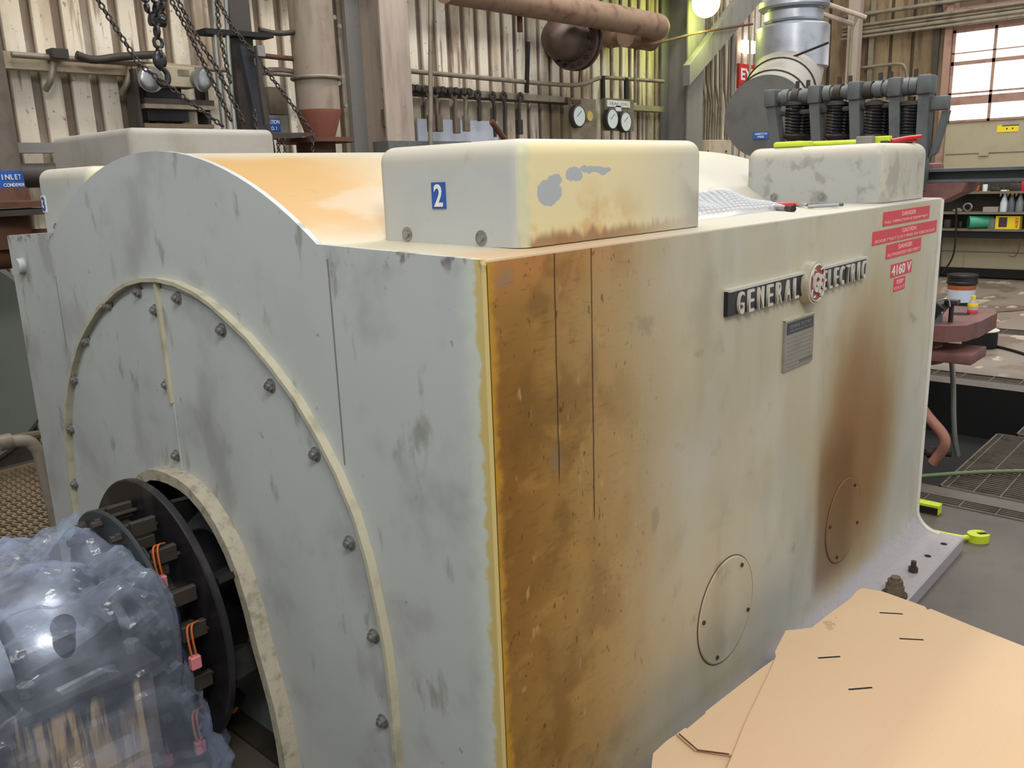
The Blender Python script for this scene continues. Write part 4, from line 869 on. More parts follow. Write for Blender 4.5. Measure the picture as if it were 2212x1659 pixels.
A, B_ = px(1330, 240, 'y', 4.67), px(1342, 229, 'y', 4.67); MB().box((A.x, 4.67, A.z), (B_.x, 4.68, B_.z)).build('paper_tab', M['white'], gp2, 0)
for q in (1322, 1352):
    A = px(q, 282, 'y', 4.7); MB().cyl((A.x, 4.7, A.z+.02), (A.x, 4.7, A.z-.5), .012).build('gauge_tube', M['conduit'], gp2)
# conduit bundle, sign, lit opening, box
b_lab = ['leftmost', 'second', 'third', 'fourth', 'fifth', 'sixth', 'rightmost']
for i in range(7):
    xt, xb = 1508+i*9.5, 1513+i*8.5
    rail('conduit', (xt, -20), (xb, 345), 4.86-.02*(i % 2), .017, M['conduit'], f'{b_lab[i]} conduit of the vertical bundle below the diagonal brace', 'conduit', 0, ((xt, 170+i*4), (xb+(2 if i % 2 else 6), 215+i*3)))
rail('conduit', (1583, 20), (1580, 345), 4.7, .028, M['colgrey'], 'grey vertical pipe between the conduit bundle and the red sign', 'pipe')
rail('conduit', (1621, -400), (1620, 190), 4.5, .016, M['column'], 'thin pinkish pipe hanging in front of the red sign', 'pipe')
A, B_ = px(1596, 190, 'y', 4.94), px(1642, 143, 'y', 4.94); es = tag(MB().box((A.x, 4.94, A.z), (B_.x, 4.978, B_.z)).build('safety_sign', plain('sign_red', (190, 52, 48), .5), smooth=0), 'red safety sign with white letters behind the duct', 'sign')
text('sign_text', 'EYES', M['white'], es, ((A.x+B_.x)/2+.02, 4.94, A.z+(B_.z-A.z)*.58), (1, 0, 0), (0, 0, 1), (B_.z-A.z)*.5, (B_.x-A.x)*.9, .002, .03)
A, B_ = px(1605, 113, 'y', 4.9), px(1627, 90, 'y', 4.9); tag(MB().box((A.x, 4.86, A.z), (B_.x, 4.94, B_.z), .01).build('wall_lamp', M['tube'], smooth=0), 'small square lamp glowing above the red sign', 'lamp')
A, B_ = px(1524, 350, 'y', 4.6), px(1573, 303, 'y', 4.6); jb = tag(MB().box((A.x, 4.55, A.z), (B_.x, 4.75, B_.z), .005).build('junction_box', grimy('jb_cream', (186, 170, 150), (130, 112, 94)), smooth=0), 'cream square junction box under the conduit bundle', 'junction box')
for q in ((1529, 327), (1568, 327)):
    P = px(*q, 'y', 4.55); MB().cyl(P, P+Vector((0, -.01, 0)), .012, seg=8).build('screw', M['dark'], jb)
# yellow-green lamp
lp = thing('high_lamp', px(1525, 8, 'y', 4.3), 'glowing yellow-green lamp at the top beside the grey column', 'lamp')
P = px(1525, 6, 'y', 4.3); MB().sph(P, .16, (1, 1, 1), 24).build('globe', M['lamp'], lp)
MB().lathe([(.05, .3), (.1, .25), (.2, .08), (.21, .06)], P, (0, 0, 1), 28).build('lamp_shade', M['darksteel'], lp)
pl_ = bpy.data.lights.new('lamp_bulb', 'POINT'); pl_.energy = 24; pl_.color = (.86, 1, .25); pl_.shadow_soft_size = .12
po = bpy.data.objects.new('lamp_bulb', pl_); C.objects.link(po); po.location = P+Vector((0, -.02, -.22)); 
# ---- aluminium-jacketed duct with elbow
dt = thing('jacketed_duct', (8.4, 3.3, 2.4), 'aluminium-jacketed steam duct with a dark capped elbow', 'duct')
def zpx(y): return px(1712, y, 'x', 8.4).z
cx_, cy_ = px(1712, 80, 'x', 8.4).x, px(1712, 80, 'x', 8.4).y
for r0, a, c, nm in ((.30, 25, -60, 'upper_jacket'), (.37, 22, 2, 'flange_band'), (.31, 50, 24, 'neck_jacket'), (.27, 60, 48, 'neck_ring'), (.385, 152, 57, 'wide_jacket')):
    MB().lathe([(r0*.94, 0), (r0, .02), (r0, zpx(c)-zpx(a)-.02), (r0*.94, zpx(c)-zpx(a))], (cx_, cy_, zpx(a)), (0, 0, 1), 40).build(nm, M['alu'], dt, 40)
cap = px(1655, 252, 'x', 7.2); el_top = Vector((cx_, cy_, zpx(120))); mid = Vector((cx_-.1, cy_, zpx(175)))
tp = [el_top, mid.lerp(el_top, .4), mid, mid.lerp(cap, .5), cap]
MB().tube(tp, .36, 40, 2).build('elbow_jacket', grimy('elbow_canvas', (150, 146, 138), (108, 100, 94), .6, 0, 3, .6), dt, 40)
ca = (cap-mid).normalized(); ca = (ca+Vector((-.25, -.25, .25))).normalized()
MB().lathe([(.0, 0), (.385, 0), (.39, .01), (.39, .05), (.0, .055)], cap+ca*.06, ca, 56).build('end_cap', M['capgrey'], dt, 30)
lb_ = cap+ca*.116; Rr_ = Vector((0, 0, 1)).cross(ca).normalized(); Rr_ = Rr_ if Rr_.dot(RT) > 0 else -Rr_; Uu_ = ca.cross(Rr_).normalized(); Uu_ = Uu_ if Uu_.z > 0 else -Uu_
o_ = lb_-Uu_*.17-Rr_*.04
lbl = MB().prism([o_-Rr_*.075-Uu_*.035, o_+Rr_*.075-Uu_*.035, o_+Rr_*.075+Uu_*.035, o_-Rr_*.075+Uu_*.035], ca*.004).build('blue_label', M['blue'], dt, 0)
text('label_text', 'ASBESTOS', M['white'], lbl, o_+ca*.004+Uu_*.014, Rr_, Uu_, .018, .12, .001, .01); text('label_text', 'FREE', M['white'], lbl, o_+ca*.004-Uu_*.014, Rr_, Uu_, .018, .06, .001, .01)
for f_ in (.38, .75):
    c = mid.lerp(cap, f_); q_ = (cap-mid).to_track_quat('Z', 'Y').to_matrix(); MB().tube([c+q_ @ Vector((.368*math.cos(t), .368*math.sin(t), 0)) for t in (2*PI*i/40 for i in range(40))], .008, 6, closed=True).build('jacket_band', M['darksteel'], dt)
MB().tube([px(1600, 185, 'x', 7.6), px(1700, 128, 'x', 7.9), px(1790, 92, 'x', 8.1)], .012, 6).build('tie_rope', M['dark'], dt)
# ================================================================ TURBINE: casing, castings and valve gear
tb = thing('steam_turbine', (4.3, 1.3, 0), 'red-primed turbine casing behind the motor, its flanges showing on the right', 'turbine')
MB().box((3.35, .86, 0), (5.1, 2.1, 1.45), .05, 3).build('casing', M['redprimer'], tb)
MB().prism([(4.5, 1.0, 1.37), (4.5, .56, 1.37), (4.5, .42, 1.44), (4.5, .40, 1.493), (4.5, 1.0, 1.493)], (.3, 0, 0)).build('upper_flange', M['redprimer'], tb, 0)
MB().box((4.82, .68, 1.49), (5.05, .95, 1.61), .02).build('upper_lug', M['redprimer'], tb)
b = MB(); poly = [(3.9, .8), (3.9, .28), (3.98, .2), (4.15, .17), (4.5, .17), (4.62, .24), (4.66, .34), (4.66, .8)]
b.prism([(x, y, .655) for x, y in poly], (0, 0, .09)); b.build('lower_flange', M['redprimer'], tb, 0)
MB().lathe([(.17, 0), (.15, .10), (.19, .16)], (4.1, .50, .50), seg=28).build('boss', M['redprimer'], tb)
MB().box((3.95, .15, .53), (4.25, .9, .59), .01).build('foot_bar', M['redprimer'], tb)
MB().box((4.3, .45, .5), (4.6, .9, .66)).build('web', M['rust'], tb)
MB().cyl((4.35, .33, .745), (4.35, .33, .747), .05).build('bolt_recess', M['dark'], tb)
vg = thing('valve_gear', (4.5, 1.2, 1.45), 'blue-grey cam valve gear with black springs above the far terminal cover', 'valve gear')
VX = 4.5
def vp(x, y, dx=0): return px(x, y, 'x', VX+dx)
S0, S1 = vp(1664, 218), vp(2012, 178); S0.z = S1.z = (S0.z+S1.z)/2
SZ = S0.z
MB().cyl(S0, S1, .040, seg=24).build('cam_shaft', M['bluegrey'], vg)
for q in (1700, 1722, 1745, 1790, 1812, 1835, 1878, 1900, 1922, 1958, 1976):
    y_ = vp(q, 200).y; rr = .052 if q % 2 == 0 else .047
    MB().cyl((VX, y_-.022, SZ), (VX, y_+.022, SZ), rr, seg=24).build('cam', M['bluegrey'] if q % 3 else M['darksteel'], vg)
    if q in (1722, 1745, 1812, 1835, 1900, 1922, 1976): MB().hexnut((VX, y_, SZ+.04), (0, 0, 1), .014, .055).build('set_screw', M['darksteel'], vg)
for k, (q, qb) in enumerate(((1672, 1702), (1766, 1780), (1852, 1862), (1938, 1946), (2002, 1996))):
    yt, yb = vp(q, 200).y, vp(qb, 300).y; w_ = .032
    b = MB(); b.box((VX-.07, yt-w_-.008, SZ-.055), (VX+.06, yt+w_+.008, SZ+.055), .012, 2)
    z1 = SZ-.05; z0 = 1.45
    b.prism([(VX-.05, yt-w_, z1), (VX-.05, yt+w_, z1), (VX-.05, yb+w_*.9, z0), (VX-.05, yb-w_*.9, z0)], (.09, 0, 0))
    b.build('bearing_bracket', M['bluegrey'], vg, 30)
A, B_ = vp(2006, 232), vp(2050, 222); MB().box((VX-.03, B_.y, A.z-.02), (VX+.04, A.y+.02, A.z+.06), .01).build('end_arm', M['bluegrey'], vg)
MB().prism([vp(2035, 240), vp(2050, 238), vp(2022, 330), vp(2006, 340)], (.05, 0, 0)).build('arm_strut', M['bluegrey'], vg, 0)
MB().cyl(vp(1658, 222), vp(1668, 220), .02).build('shaft_end', M['darksteel'], vg)
for q, dxx in ((1716, 0), (1742, .14), (1806, 0), (1832, .14), (1890, 0), (1915, .14), (1968, 0)):
    c = vp(q, 255, dxx); b = MB(); n = 9; zt_, zb_ = vp(q, 228, dxx).z, vp(q, 290, dxx).z
    b.tube([(VX+dxx+.052*math.cos(t), c.y+.052*math.sin(t), zt_+(zb_-zt_)*t/(2*PI*n)) for t in (2*PI*i/14 for i in range(14*n+1))], .0085, 6)
    sp_ = b.build('valve_spring', M['blacksatin'], vg, 40)
    MB().cyl((VX+dxx, c.y, 1.45), (VX+dxx, c.y, SZ-.06), .018, seg=12).build('valve_stem', M['darksteel'], vg)
    MB().lathe([(.066, 0), (.066, .018), (.03, .03)], (VX+dxx, c.y, zt_), seg=24).build('spring_cap', M['darksteel'], vg); MB().lathe([(.04, -.04), (.066, -.012), (.066, 0)], (VX+dxx, c.y, zb_), seg=24).build('spring_seat', M['darksteel'], vg)
for a, c in ((1690, 1765), (1775, 1850), (1862, 1938), (1945, 2000)):
    ya, yb = vp(a, 225).y, vp(c, 225).y; MB().box((VX-.03, yb, SZ-.115), (VX+.03, ya, SZ-.085), .006).build('lever', M['darksteel'], vg)
# steel beam lying off the turbine
bm_ = thing('steel_beam', (4.6, .2, 1.50), 'blue-grey steel beam reaching out from the turbine on the right', 'beam')
MB().box((4.55, -1.4, 1.495), (4.75, .72, 1.512)).build('lower_flange', M['bluegrey'], bm_, 0); MB().box((4.64, -1.4, 1.512), (4.66, .72, 1.558)).build('web', M['bluegrey'], bm_, 0); MB().box((4.55, -1.4, 1.558), (4.75, .72, 1.575)).build('upper_flange', M['bluegrey'], bm_, 0)
# things on the lower casting
bt = thing('small_bottle', (4.42, .285, .745), 'small plastic bottle with a yellow cap on the red casting', 'bottle')
MB().lathe([(.026, 0), (.028, .01), (.028, .055), (.012, .08)], (4.42, .285, .745), seg=20).build('body', plain('bottle_grey', (176, 170, 166), .4), bt)
MB().lathe([(.0285, .04), (.0285, .055), (.0275, .058)], (4.42, .285, .745), seg=20).build('shoulder_label', M['yellow'], bt); MB().lathe([(.0285, 0), (.029, .002), (.029, .018), (.0285, .019)], (4.42, .285, .747), seg=20).build('red_label', M['red'], bt)
MB().lathe([(.013, 0), (.013, .022)], (4.42, .285, .825), seg=16).build('cap', M['yellow'], bt)
tp_ = thing('tee_handle', (4.05, .30, .745), 'dark T-shaped steel handle standing on the red casting', 'handle')
MB().cyl((4.05, .30, .745), (4.05, .30, .85), .013).build('shank', M['black'], tp_); MB().box((4.02, .265, .845), (4.08, .335, .87), .004).build('cross_head', M['black'], tp_)
sk = thing('stud_rack', (4.0, .40, .745), 'tilted rack of bright steel studs on the red casting', 'stud rack')
MB().box((3.95, .32, .80), (4.06, .46, .88), .005, 1, Matrix.Rotation(.6, 3, 'X')).build('holder', M['black'], sk, 0)
MB().box((3.96, .34, .745), (4.04, .44, .80)).build('block', M['bluegrey'], sk, 0)
for i in range(5):
    P = Vector((3.97, .45-.026*i, .93-.022*i)); MB().cyl(P, P+Vector((0, -.018, -.04)), .009, seg=12).build('stud', M['steel'], sk)
MB().tube([(3.98, .35, .87), (3.98, .30, .89), (3.98, .29, .84)], .004, 6, 2).build('wire_handle', M['steel'], sk)
# silver and salmon pipes dropping into the pit
tag(MB().tube([px(2052, 760, 'x', 4.5), px(2059, 800, 'x', 4.5), px(2060, 940, 'x', 4.5), px(2070, 985, 'x', 4.5)], .016, 10, 2).build('drain_pipe', M['silverpipe']), 'thin galvanised pipe dropping into the pit beside the motor', 'pipe')
tag(MB().tube([px(1990, 880, 'x', 4.0), px(2008, 905, 'x', 4.0), px(2040, 940, 'x', 4.0), px(2042, 965, 'x', 4.0), px(2015, 1000, 'x', 4.0)], .03, 12, 2).build('lube_pipe', M['salmon']), 'salmon-pink bent pipe in the pit beside the motor', 'pipe')
tag(MB().tube([px(1985, 975, 'x', 4.1), px(2055, 980, 'x', 4.1)], .02, 12).cyl(px(2012, 977, 'x', 4.1)-Vector((0, .02, 0)), px(2012, 977, 'x', 4.1)+Vector((0, .02, 0)), .035).build('flange_pipe', M['darksteel']), 'dark pipe with a collar low in the pit', 'pipe')
tag(MB().box((3.75, .42, -.6), (4.2, .85, .15), .03, 2).build('pipe_saddle', grimy('saddle_salmon', (140, 100, 80), (80, 60, 50)), smooth=40), 'salmon-brown casting below the turbine in the pit', 'casting')
tag(MB().box((5.35, -.12, -.2), (5.41, -.06, .62)).build('black_post', M['dark'], smooth=0), 'black square post at the right edge beyond the grating', 'post')
tag(MB().box((4.4, .0, -.45), (5.7, 1.2, -.38)).box((4.6, .3, -.9), (5.6, .45, -.6)).build('pit_frame', M['dark'], smooth=0), 'dark steel framing down in the pit', 'frame')
# far floor: bucket, drum, cords
BKp = px(2080, 592, 'z', .36); BK = (BKp.x, BKp.y, 0); BR = (BKp.x, BKp.y, .25)
bk = thing('paint_bucket', BK, 'black bucket with a white and orange label on the far floor', 'bucket')
MB().lathe([(.0, 0), (.130, 0), (.150, .36), (.145, .36), (.126, .01), (.0, .01)], BK, seg=36).build('pail', M['blacksatin'], bk)
MB().lathe([(.155, 0), (.163, .01), (.163, .025), (.155, .035), (.155, .075), (.163, .08), (.163, .105), (.158, .11)], BR, seg=36).build('rim_rings', M['blacksatin'], bk)
MB().lathe([(.137, .05), (.1455, .19), (.1455, .19)], BK, seg=36).build('white_label', plain('label_bluewhite', (196, 208, 226), .5), bk); MB().lathe([(.146, .19), (.1485, .24), (.1485, .24)], BK, seg=36).build('orange_label', M['orange'], bk)
dr_ = thing('black_drum', (7.25, .90, 0), 'squat black drum with a cream lid on the concrete floor', 'drum')
MB().lathe([(.0, 0), (.135, 0), (.14, .01), (.14, .15), (.0, .15)], (7.25, .90, 0), seg=40).build('drum_body', M['dark'], dr_); MB().lathe([(.0, 0), (.148, 0), (.148, .008), (.0, .01)], (7.25, .90, .15), seg=40).build('lid', plain('lid_cream', (206, 202, 180), .5), dr_)
MB().sph((7.2, .95, .175), .03, (1.2, 1.4, .7)).sph((7.22, .87, .168), .012).build('black_knob', M['blacksatin'], dr_)
def floor_line(name, pts, r, mat, label, cat): return tag(MB().tube([px(*q, 'z', r) for q in pts], r, 8, 2).build(name, mat), label, cat)
o_ = MB().tube([px(1985, 1029, 'z', .02), px(2080, 1022, 'z', .03), px(2140, 1019, 'z', .03), px(2260, 1017, 'z', .03)], .011, 8, 2).build('green_hose', M['hose']); tag(o_, 'green hose lying along the edge of the pit grating', 'hose')
floor_line('extension_cord', [(2060, 684), (2120, 676), (2212, 669), (2260, 664)], .008, M['redprimer'], 'thin red cord on the far concrete floor', 'cord')
floor_line('air_line', [(2120, 742), (2170, 752), (2212, 764), (2250, 778)], .012, M['dark'], 'black cord beside the far drain grating', 'cord')
# lime open-end wrenches on the floor by the foot
def big_wrench(q, ang, label, z=.0, k=1.):
    P = px(*q, 'z', z); P.z = z; t = thing('striking_wrench', P, label, 'wrench'); R3 = Matrix.Rotation(ang, 3, 'Z')
    out = []; n = 26
    for i in range(n+1):
        a = .42+(2*PI-.84)*i/n; out.append(Vector((.075*k*math.cos(a), .062*k*math.sin(a), 0)))
    jaw = [Vector(v)*k for v in ((.066, -.024, 0), (.0, -.024, 0), (-.012, 0, 0), (.0, .024, 0), (.066, .024, 0))]
    MB().prism([P+R3 @ v for v in out+jaw], (0, 0, .035)).build('jaw_head', M['lime'], t, 30)
    MB().prism([P+R3 @ (Vector(v)*k)+Vector((0, 0, .004)) for v in ((-.01, -.022, 0), (.062, -.022, 0), (.062, .022, 0), (-.01, .022, 0))], (0, 0, .026)).build('jaw_insert', M['dark'], t, 0)
    A = P+R3 @ Vector((-.06*k, 0, .018)); B_ = P+R3 @ Vector((-.055*k-.05, .0, .018)); C_ = B_+Vector((.0, .2, .0)); MB().tube([A, B_, C_], .012, 8, 1).build('shank', M['lime'], t)
    return t
w1 = big_wrench((2112, 1168), -.78, z=.0, k=.62, label='lime-painted open-end striking wrench at the corner of the motor foot')
P = px(2004, 1098, 'z', .02); P.z = 0; w2 = thing('striking_wrench', P, 'lime wrench head half hidden behind the motor end, on the concrete', 'wrench')
MB().box(P+Vector((-.02, -.055, 0)), P+Vector((.03, .16, .05)), .006).build('wrench_end', M['lime'], w2, 0); MB().box(P+Vector((-.024, -.05, .005)), P+Vector((-.02, .15, .036)), 0).build('shadow_groove', M['dark'], w2, 0)
# ---- things on the covers and deck
ZT = 1.692
def cz(x, y, z=ZT+.003): return px(x, y, 'z', z)
hm = thing('lime_hammer', (2.36, .40, ZT), 'lime and grey hammer lying on the terminal cover', 'hammer')
MB().tube([(2.28, .44, ZT+.012), (2.40, .22, ZT+.012)], .009, 8).build('handle', M['lime'], hm)
MB().box((2.18, .38, ZT), (2.30, .50, ZT+.022), .01, 2).build('lime_head', M['lime'], hm); MB().box((2.375, .19, ZT), (2.42, .25, ZT+.032), .004).build('grey_block', M['grey'], hm, 0); MB().box((2.42, .14, ZT), (2.46, .20, ZT+.03), .004).build('lime_end', M['lime'], hm, 0)
pl = thing('red_pliers', (2.5, .12, ZT), 'red-handled pliers lying on the terminal cover', 'pliers')
for dz in (0, .012): MB().tube([(2.44, .15-dz, ZT+.010), (2.5, .12-dz, ZT+.012+dz*.6), (2.56, .085-dz*1.5, ZT+.012+dz)], .0075, 8, 2).build('grip', M['redgrip'], pl)
MB().box((2.40, .14, ZT), (2.44, .165, ZT+.012), .002).build('jaw', M['darksteel'], pl)
def dpt(x, y, z=H+.012): return px(x, y, 'z', z)
pr = thing('red_pliers', dpt(1680, 442), 'red-handled pliers on the deck in front of the far terminal cover', 'pliers')
for k in (0, .016): MB().tube([dpt(1630, 440)+Vector((k, -k, 0)), dpt(1675, 443)+Vector((k*1.2, -k, 0)), dpt(1720, 441)], .007, 8, 2).build('grip', M['redgrip'], pr)
MB().tube([dpt(1720, 441), dpt(1742, 444)], [.008, .003], 8).build('jaw', M['steel'], pr)
rt = thing('ratchet', dpt(1700, 448), 'bright steel ratchet with a black knob beside the red pliers on the deck', 'ratchet')
MB().tube([dpt(1663, 449), dpt(1700, 450)], .008, 10).build('handle', M['steel'], rt); MB().sph(dpt(1672, 449), .013).build('head', M['steel'], rt); MB().tube([dpt(1700, 450), dpt(1714, 451)], .010, 10).build('black_knob', M['blacksatin'], rt)
sc = thing('pliers', dpt(1780, 443), 'grey steel pliers on the deck below the far terminal cover', 'pliers')
MB().tube([dpt(1745, 443), dpt(1775, 441), dpt(1820, 442)], .006, 8, 2).build('grip', M['bluegrey'], sc); MB().tube([dpt(1745, 446), dpt(1775, 445), dpt(1810, 443)], .006, 8, 2).build('grip', M['steel'], sc); MB().sph(dpt(1752, 444), .011, (1.3, 1, .7)).build('joint', M['darksteel'], sc)
# bubble wrap
b = MB(); A, B_ = dpt(1535, 468), dpt(1625, 440); rng = random.Random(5)
def bw(u, v):
    P = Vector((1.0+.75*u, .20+.40*v, H+.004)); P.z += .06*math.sin(PI*min(1, u*1.05))**.5*math.sin(PI*min(1, v))**.6+.015*math.sin(9*u+4*v)*math.sin(PI*u)*math.sin(PI*v)+.008*math.sin(17*u-11*v)*math.sin(PI*v); return P
n = 26; gg = [[b.bm.verts.new(bw(i/n, j/n)) for i in range(n+1)] for j in range(n+1)]
for j in range(n):
    for i in range(n): b.bm.faces.new((gg[j][i], gg[j][i+1], gg[j+1][i+1], gg[j+1][i]))
for j in range(1, n):
    for i in range(1, n): b.sph(bw((i+.5*(j % 2))/n, j/n)+Vector((0, 0, .002)), .0095, (1, 1, .6), 6)
tag(b.build('bubble_wrap', M['bubble'], smooth=50), 'crumpled bubble wrap lying on the deck between the two terminal covers', 'bubble wrap')
tag(MB().tube([(.93+.0*t, .20+.045*math.cos(t), H+.05+.045*math.sin(t)) for t in (2*PI*i/24 for i in range(24))], .006, 8, closed=True).build('tape_roll', plain('tape_blue', (40, 110, 200), .4)), 'blue ring of tape standing behind the numbered terminal cover', 'tape roll')
# ================================================================ FAR WALL: door, shelving, pipes
XF = XR-.02
def fy(x, y, pl=XF): return px(x, y, 'x', pl).y
DY1 = 2.745; MU = [2.745, 2.235, 1.725, 1.215, .705, .195, -.315]
dr = thing('door_1', (XF, 1.0, 0), '', ''); del dr['label'], dr['category']; struct(dr)
MB().box((XF-.0, -.9, .12), (XF+.04, DY1+.02, 2.13)).build('door_panel', M['cream'], dr, 0)
for z in (.36, .80, 1.25, 1.70): MB().box((XF-.006, -.9, z), (XF+.01, DY1, z+.012)).build('panel_joint', M['bench'], dr, 0)
MB().box((XF-.03, -.9, .02), (XF+.03, DY1+.1, .14)).build('door_seal', M['dark'], dr, 0)
FR = grimy('window_frame_rust', (160, 126, 112), (110, 76, 62), .6)
for z0, z1 in ((2.13, 2.16), (2.36, 2.47), (2.50, 2.525), (2.88, 2.93), (3.03, 3.045), (3.30, 3.50)): MB().box((XF-.02, -.9, z0), (XF+.02, DY1+.02, z1)).build('sash_bar', FR, dr, 0)
for y_ in MU: MB().box((XF-.02, y_-.018, 2.13), (XF+.02, y_+.018, 3.34)).build('mullion', FR, dr, 0)
for i in range(len(MU)-1):
    for z0, z1 in ((2.16, 2.36), (2.47, 2.50), (2.525, 2.88), (2.93, 3.30)): MB().box((XF+.005, MU[i+1]+.018, z0), (XF+.012, MU[i]-.018, z1)).build('pane', M['pane'], dr, 0)
MB().box((XF-.006, 1.86, 1.97), (XF, 2.12, 2.06)).build('warning_plate', M['yellow'], dr, 0); MB().box((XF-.007, 1.86, 2.045), (XF-.001, 2.06, 2.06)).build('warning_band', plain('band_purple', (70, 60, 84), .5), dr, 0)
for a_ in (1.93, 2.0): MB().cyl((XF-.006, a_, 2.012), (XF-.008, a_, 2.012), .01, seg=10).build('warning_symbol', M['dark'], dr)
P = px(2125, 334, 'x', XF); MB().box((XF-.02, P.y-.06, P.z-.02), (XF, P.y+.06, P.z+.025), .005).build('door_handle', M['cream'], dr, 0)
tag(MB().box((XF-.06, 2.77, 0), (XF+.02, 2.86, 3.7)).build('door_jamb', FR, smooth=0), 'rust-pink steel door jamb left of the daylit panes', 'door jamb')
MB_ = MB().box((XF-.04, -.9, 3.50), (XF+.1, 2.9, 3.62)); struct(MB_.build('trim_1', FR, smooth=0)); struct(MB().box((XF+.03, -4, 3.6), (XF+.06, 2.9, 5.5)).build('wall_right_upper', M['farwall'], smooth=0))
for i, (ya, yb, r, xx) in enumerate(((22, 0, .03, 0), (46, 30, .022, .03), (54, 40, .025, .0), (63, 50, .03, .02), (72, 62, .022, .05))):
    A, B_ = px(1858, ya+4, 'x', XF-.1-xx), px(2065, ya-14, 'x', XF-.1-xx); z = (A.z+B_.z)/2
    tag(MB().cyl((XF-.1-xx, 4.25, z), (XF-.1-xx, -.8, z), r, seg=10).build('wall_pipe', M['conduit']), ('topmost', 'second from the top', 'middle', 'fourth from the top', 'lowest')[i]+' of the pipes running along the far wall above the door', 'pipe')
tag(MB().tube([px(1850, 148, 'x', XF-.1), px(1940, 136, 'x', XF-.1), px(1958, 142, 'x', XF-.1), px(1962, 200, 'x', XF-.1)], .022, 10, 2).build('bent_pipe', M['conduit']), 'brown pipe bent downward on the far wall behind the valve gear', 'pipe')
tag(MB().tube([px(1855, 27, 'x', 10.5), px(1835, 75, 'x', 10.5), px(1815, 640, 'x', 10.5)], .022, 10, 1).build('white_pipe', M['conduit']), 'pale vertical pipe right of the aluminium duct', 'pipe')
for i, (a, c) in enumerate((((1775, 5), (1870, 38)), ((1770, 28), (1842, 52)))):
    tag(MB().tube([px(*a, 'x', 9.8), px(*c, 'x', 10.2)], .03, 8).build('roof_strut', M['column']), ('upper', 'lower')[i]+' slanting strut right of the aluminium duct', 'strut')
for x_, lab in ((1886, 'left'), (2026, 'right')):
    y_ = fy(x_, 100); tag(MB().box((XF-.08, y_-.035, 0), (XF-.04, y_+.035, 3.9)).build('conduit_upright', M['darksteel' if x_ > 1900 else 'conduit'], smooth=0), lab+' upright strut on the brown corrugated far wall', 'strut')
# shelving under the windows
sh = thing('shelf_bench', (12.0, 1.0, 0), 'long shelving bench along the far cream door', 'shelving')
for z, t in ((1.205, .03), (.935, .03), (.71, .03)): MB().box((11.88, -.9, z-t), (12.22, 2.72, z)).build('shelf', M['bench'], sh, 0)
MB().box((11.9, -.9, .585), (12.2, 2.70, .68)).build('black_fascia', M['dark'], sh, 0); MB().box((12.2, -.9, .6), (12.22, 2.72, 1.35)).build('back_board', M['darksteel'], sh, 0)
for y_ in (2.70, .4, -.85): MB().box((12.1, y_-.03, 0), (12.2, y_+.03, 1.2)).build('leg', M['bench'], sh, 0)
def onshelf(x, z): return px(x, 450, 'x', 11.98).y
for i, (x_, cc, trig) in enumerate(((2168, (208, 214, 222), 'white'), (2184, (90, 92, 104), 'yellow'), (2202, (120, 128, 130), 'red'))):
    y_ = onshelf(x_, .935); t = thing('spray_bottle', (11.98, y_, .935), ('clear spray bottle with a white trigger', 'dark spray bottle with a yellow trigger', 'grey spray bottle with a red-collared white trigger')[i]+' on the middle shelf', 'spray bottle', 'spray bottles on the far shelf')
    MB().lathe([(.045, 0), (.048, .02), (.046, .12), (.02, .2), (.014, .22)], (11.98, y_, .935), seg=20).build('bottle_body', plain('spray_body'+str(i), cc, .3), t)
    MB().lathe([(.017, 0), (.017, .03)], (11.98, y_, 1.15), seg=14).build('collar', M[('white', 'yellow', 'redgrip')[i]], t)
    b = MB().box((11.965, y_-.02, 1.18), (11.995, y_+.06, 1.22), .006); b.prism([(11.97, y_+.03, 1.18), (11.97, y_+.055, 1.13), (11.97, y_+.06, 1.18)], (.02, 0, 0)); b.build('trigger_head', M[('white', 'yellow', 'white')[i]], t)
y_ = onshelf(2142, .9); tag(MB().box((11.92, y_-.09, .935), (12.1, y_+.09, 1.0)).build('carton', plain('carton_grey', (150, 140, 130), .7), smooth=0), 'flat grey carton left of the spray bottles', 'carton')
y_ = onshelf(2112, .7); cn = thing('green_can', (11.98, y_, .71), 'green open can lying on its side on the lowest shelf', 'can')
MB().lathe([(.085, 0), (.085, .0), (.085, .30), (.0, .30), (.0, .28), (.078, .28), (.078, 0), (.085, 0)], (11.9, y_+.08, .797), (.55, -1, 0), 28).build('can_shell', M['green'], cn)
y_ = onshelf(2146, .7); tag(MB().lathe([(.06, 0), (.065, .01), (.065, .12), (.05, .14)], (12.0, y_, .71), seg=20).build('glass_jar', plain('jar_grey', (120, 122, 114), .25)), 'grey jar between the green can and the yellow box', 'jar')
y_ = onshelf(2180, .7); yb_ = thing('yellow_box', (12.0, y_, .71), 'yellow carton with a red printed end on the lowest shelf', 'carton')
MB().box((11.94, y_-.15, .71), (12.08, y_+.14, .88)).build('box_body', M['yellow'], yb_, 0)
MB().box((11.938, y_+.0, .735), (11.941, y_+.10, .865)).build('printed_picture', plain('pic_dark', (70, 50, 60), .5), yb_, 0)
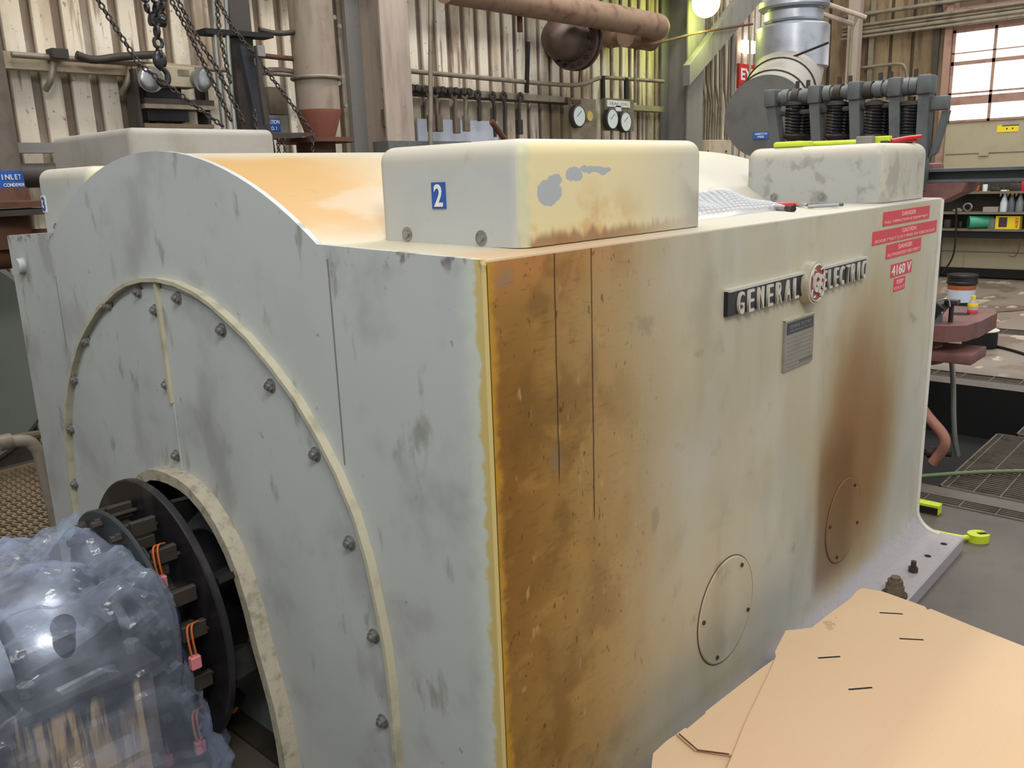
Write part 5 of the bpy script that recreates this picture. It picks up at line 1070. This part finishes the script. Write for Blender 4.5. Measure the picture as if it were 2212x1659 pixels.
text('box_lettering', 'HUSKY', M['redgrip'], yb_, (11.94, y_-.115, .795), (0, 0, 1), (0, 1, 0), .04, .13, .001, .03)
for i, (x_, z, sx, h, mt, lb_t, nm) in enumerate(((2103, 1.205, .05, .11, 'orange', 'small brown carton on the top shelf', 'small_carton'), (2124, 1.205, .03, .09, 'white', 'white cup on the top shelf', 'cup'), (2148, 1.205, .06, .08, 'darksteel', 'dark tool lump on the top shelf', 'tool_part'), (2190, 1.205, .07, .14, 'darksteel', 'dark tool in the middle of the top shelf', 'tool_part'), (2208, 1.205, .03, .17, 'redgrip', 'red tool upright at the right of the top shelf', 'tool_part'),
                                    (2050, .71, .05, .12, 'darksteel', 'dark can at the left end of the lowest shelf', 'small_can'), (2078, .71, .035, .09, 'blacksatin', 'black can left of the green can', 'small_can'), (2090, .935, .05, .08, 'steel', 'steel ring part on the middle shelf', 'ring_part'), (2070, .935, .06, .05, 'conduit', 'grey part at the left of the middle shelf', 'metal_part'))):
    y_ = px(x_, 450, 'x', 11.98).y
    b = MB()
    if nm in ('small_carton', 'tool_part', 'metal_part'): b.box((11.93, y_-sx, z), (12.03, y_+sx, z+h*.7), .01).box((11.95, y_-sx*.6, z+h*.6), (12.0, y_+sx*.4, z+h), .008)
    elif nm == 'ring_part': b.tube([(11.98, y_+sx*math.cos(t), z+.06+.05*math.sin(t)) for t in (2*PI*k/20 for k in range(20))], .014, 8, closed=True)
    else: b.lathe([(sx, 0), (sx*1.05, .01), (sx*1.05, h-.01), (sx, h)], (11.98, y_, z), seg=18)
    tag(b.build(nm, M[mt]), lb_t, nm.replace('_', ' '))
tag(MB().tube([px(2066, 440, 'x', 11.8), px(2065, 520, 'x', 11.8), px(2058, 560, 'x', 11.8), px(2035, 590, 'x', 11.8)], .012, 8, 2).build('power_cord', M['dark']), 'black cord hanging down from the shelving bench', 'cord')
tag(MB().tube([px(2204, 515, 'x', 11.9), px(2200, 545, 'x', 11.9), px(2190, 556, 'x', 11.9), px(2178, 552, 'x', 11.9)], .006, 6, 2).build('thin_wire', M['rust']), 'thin brown wire looped below the shelving bench', 'wire')
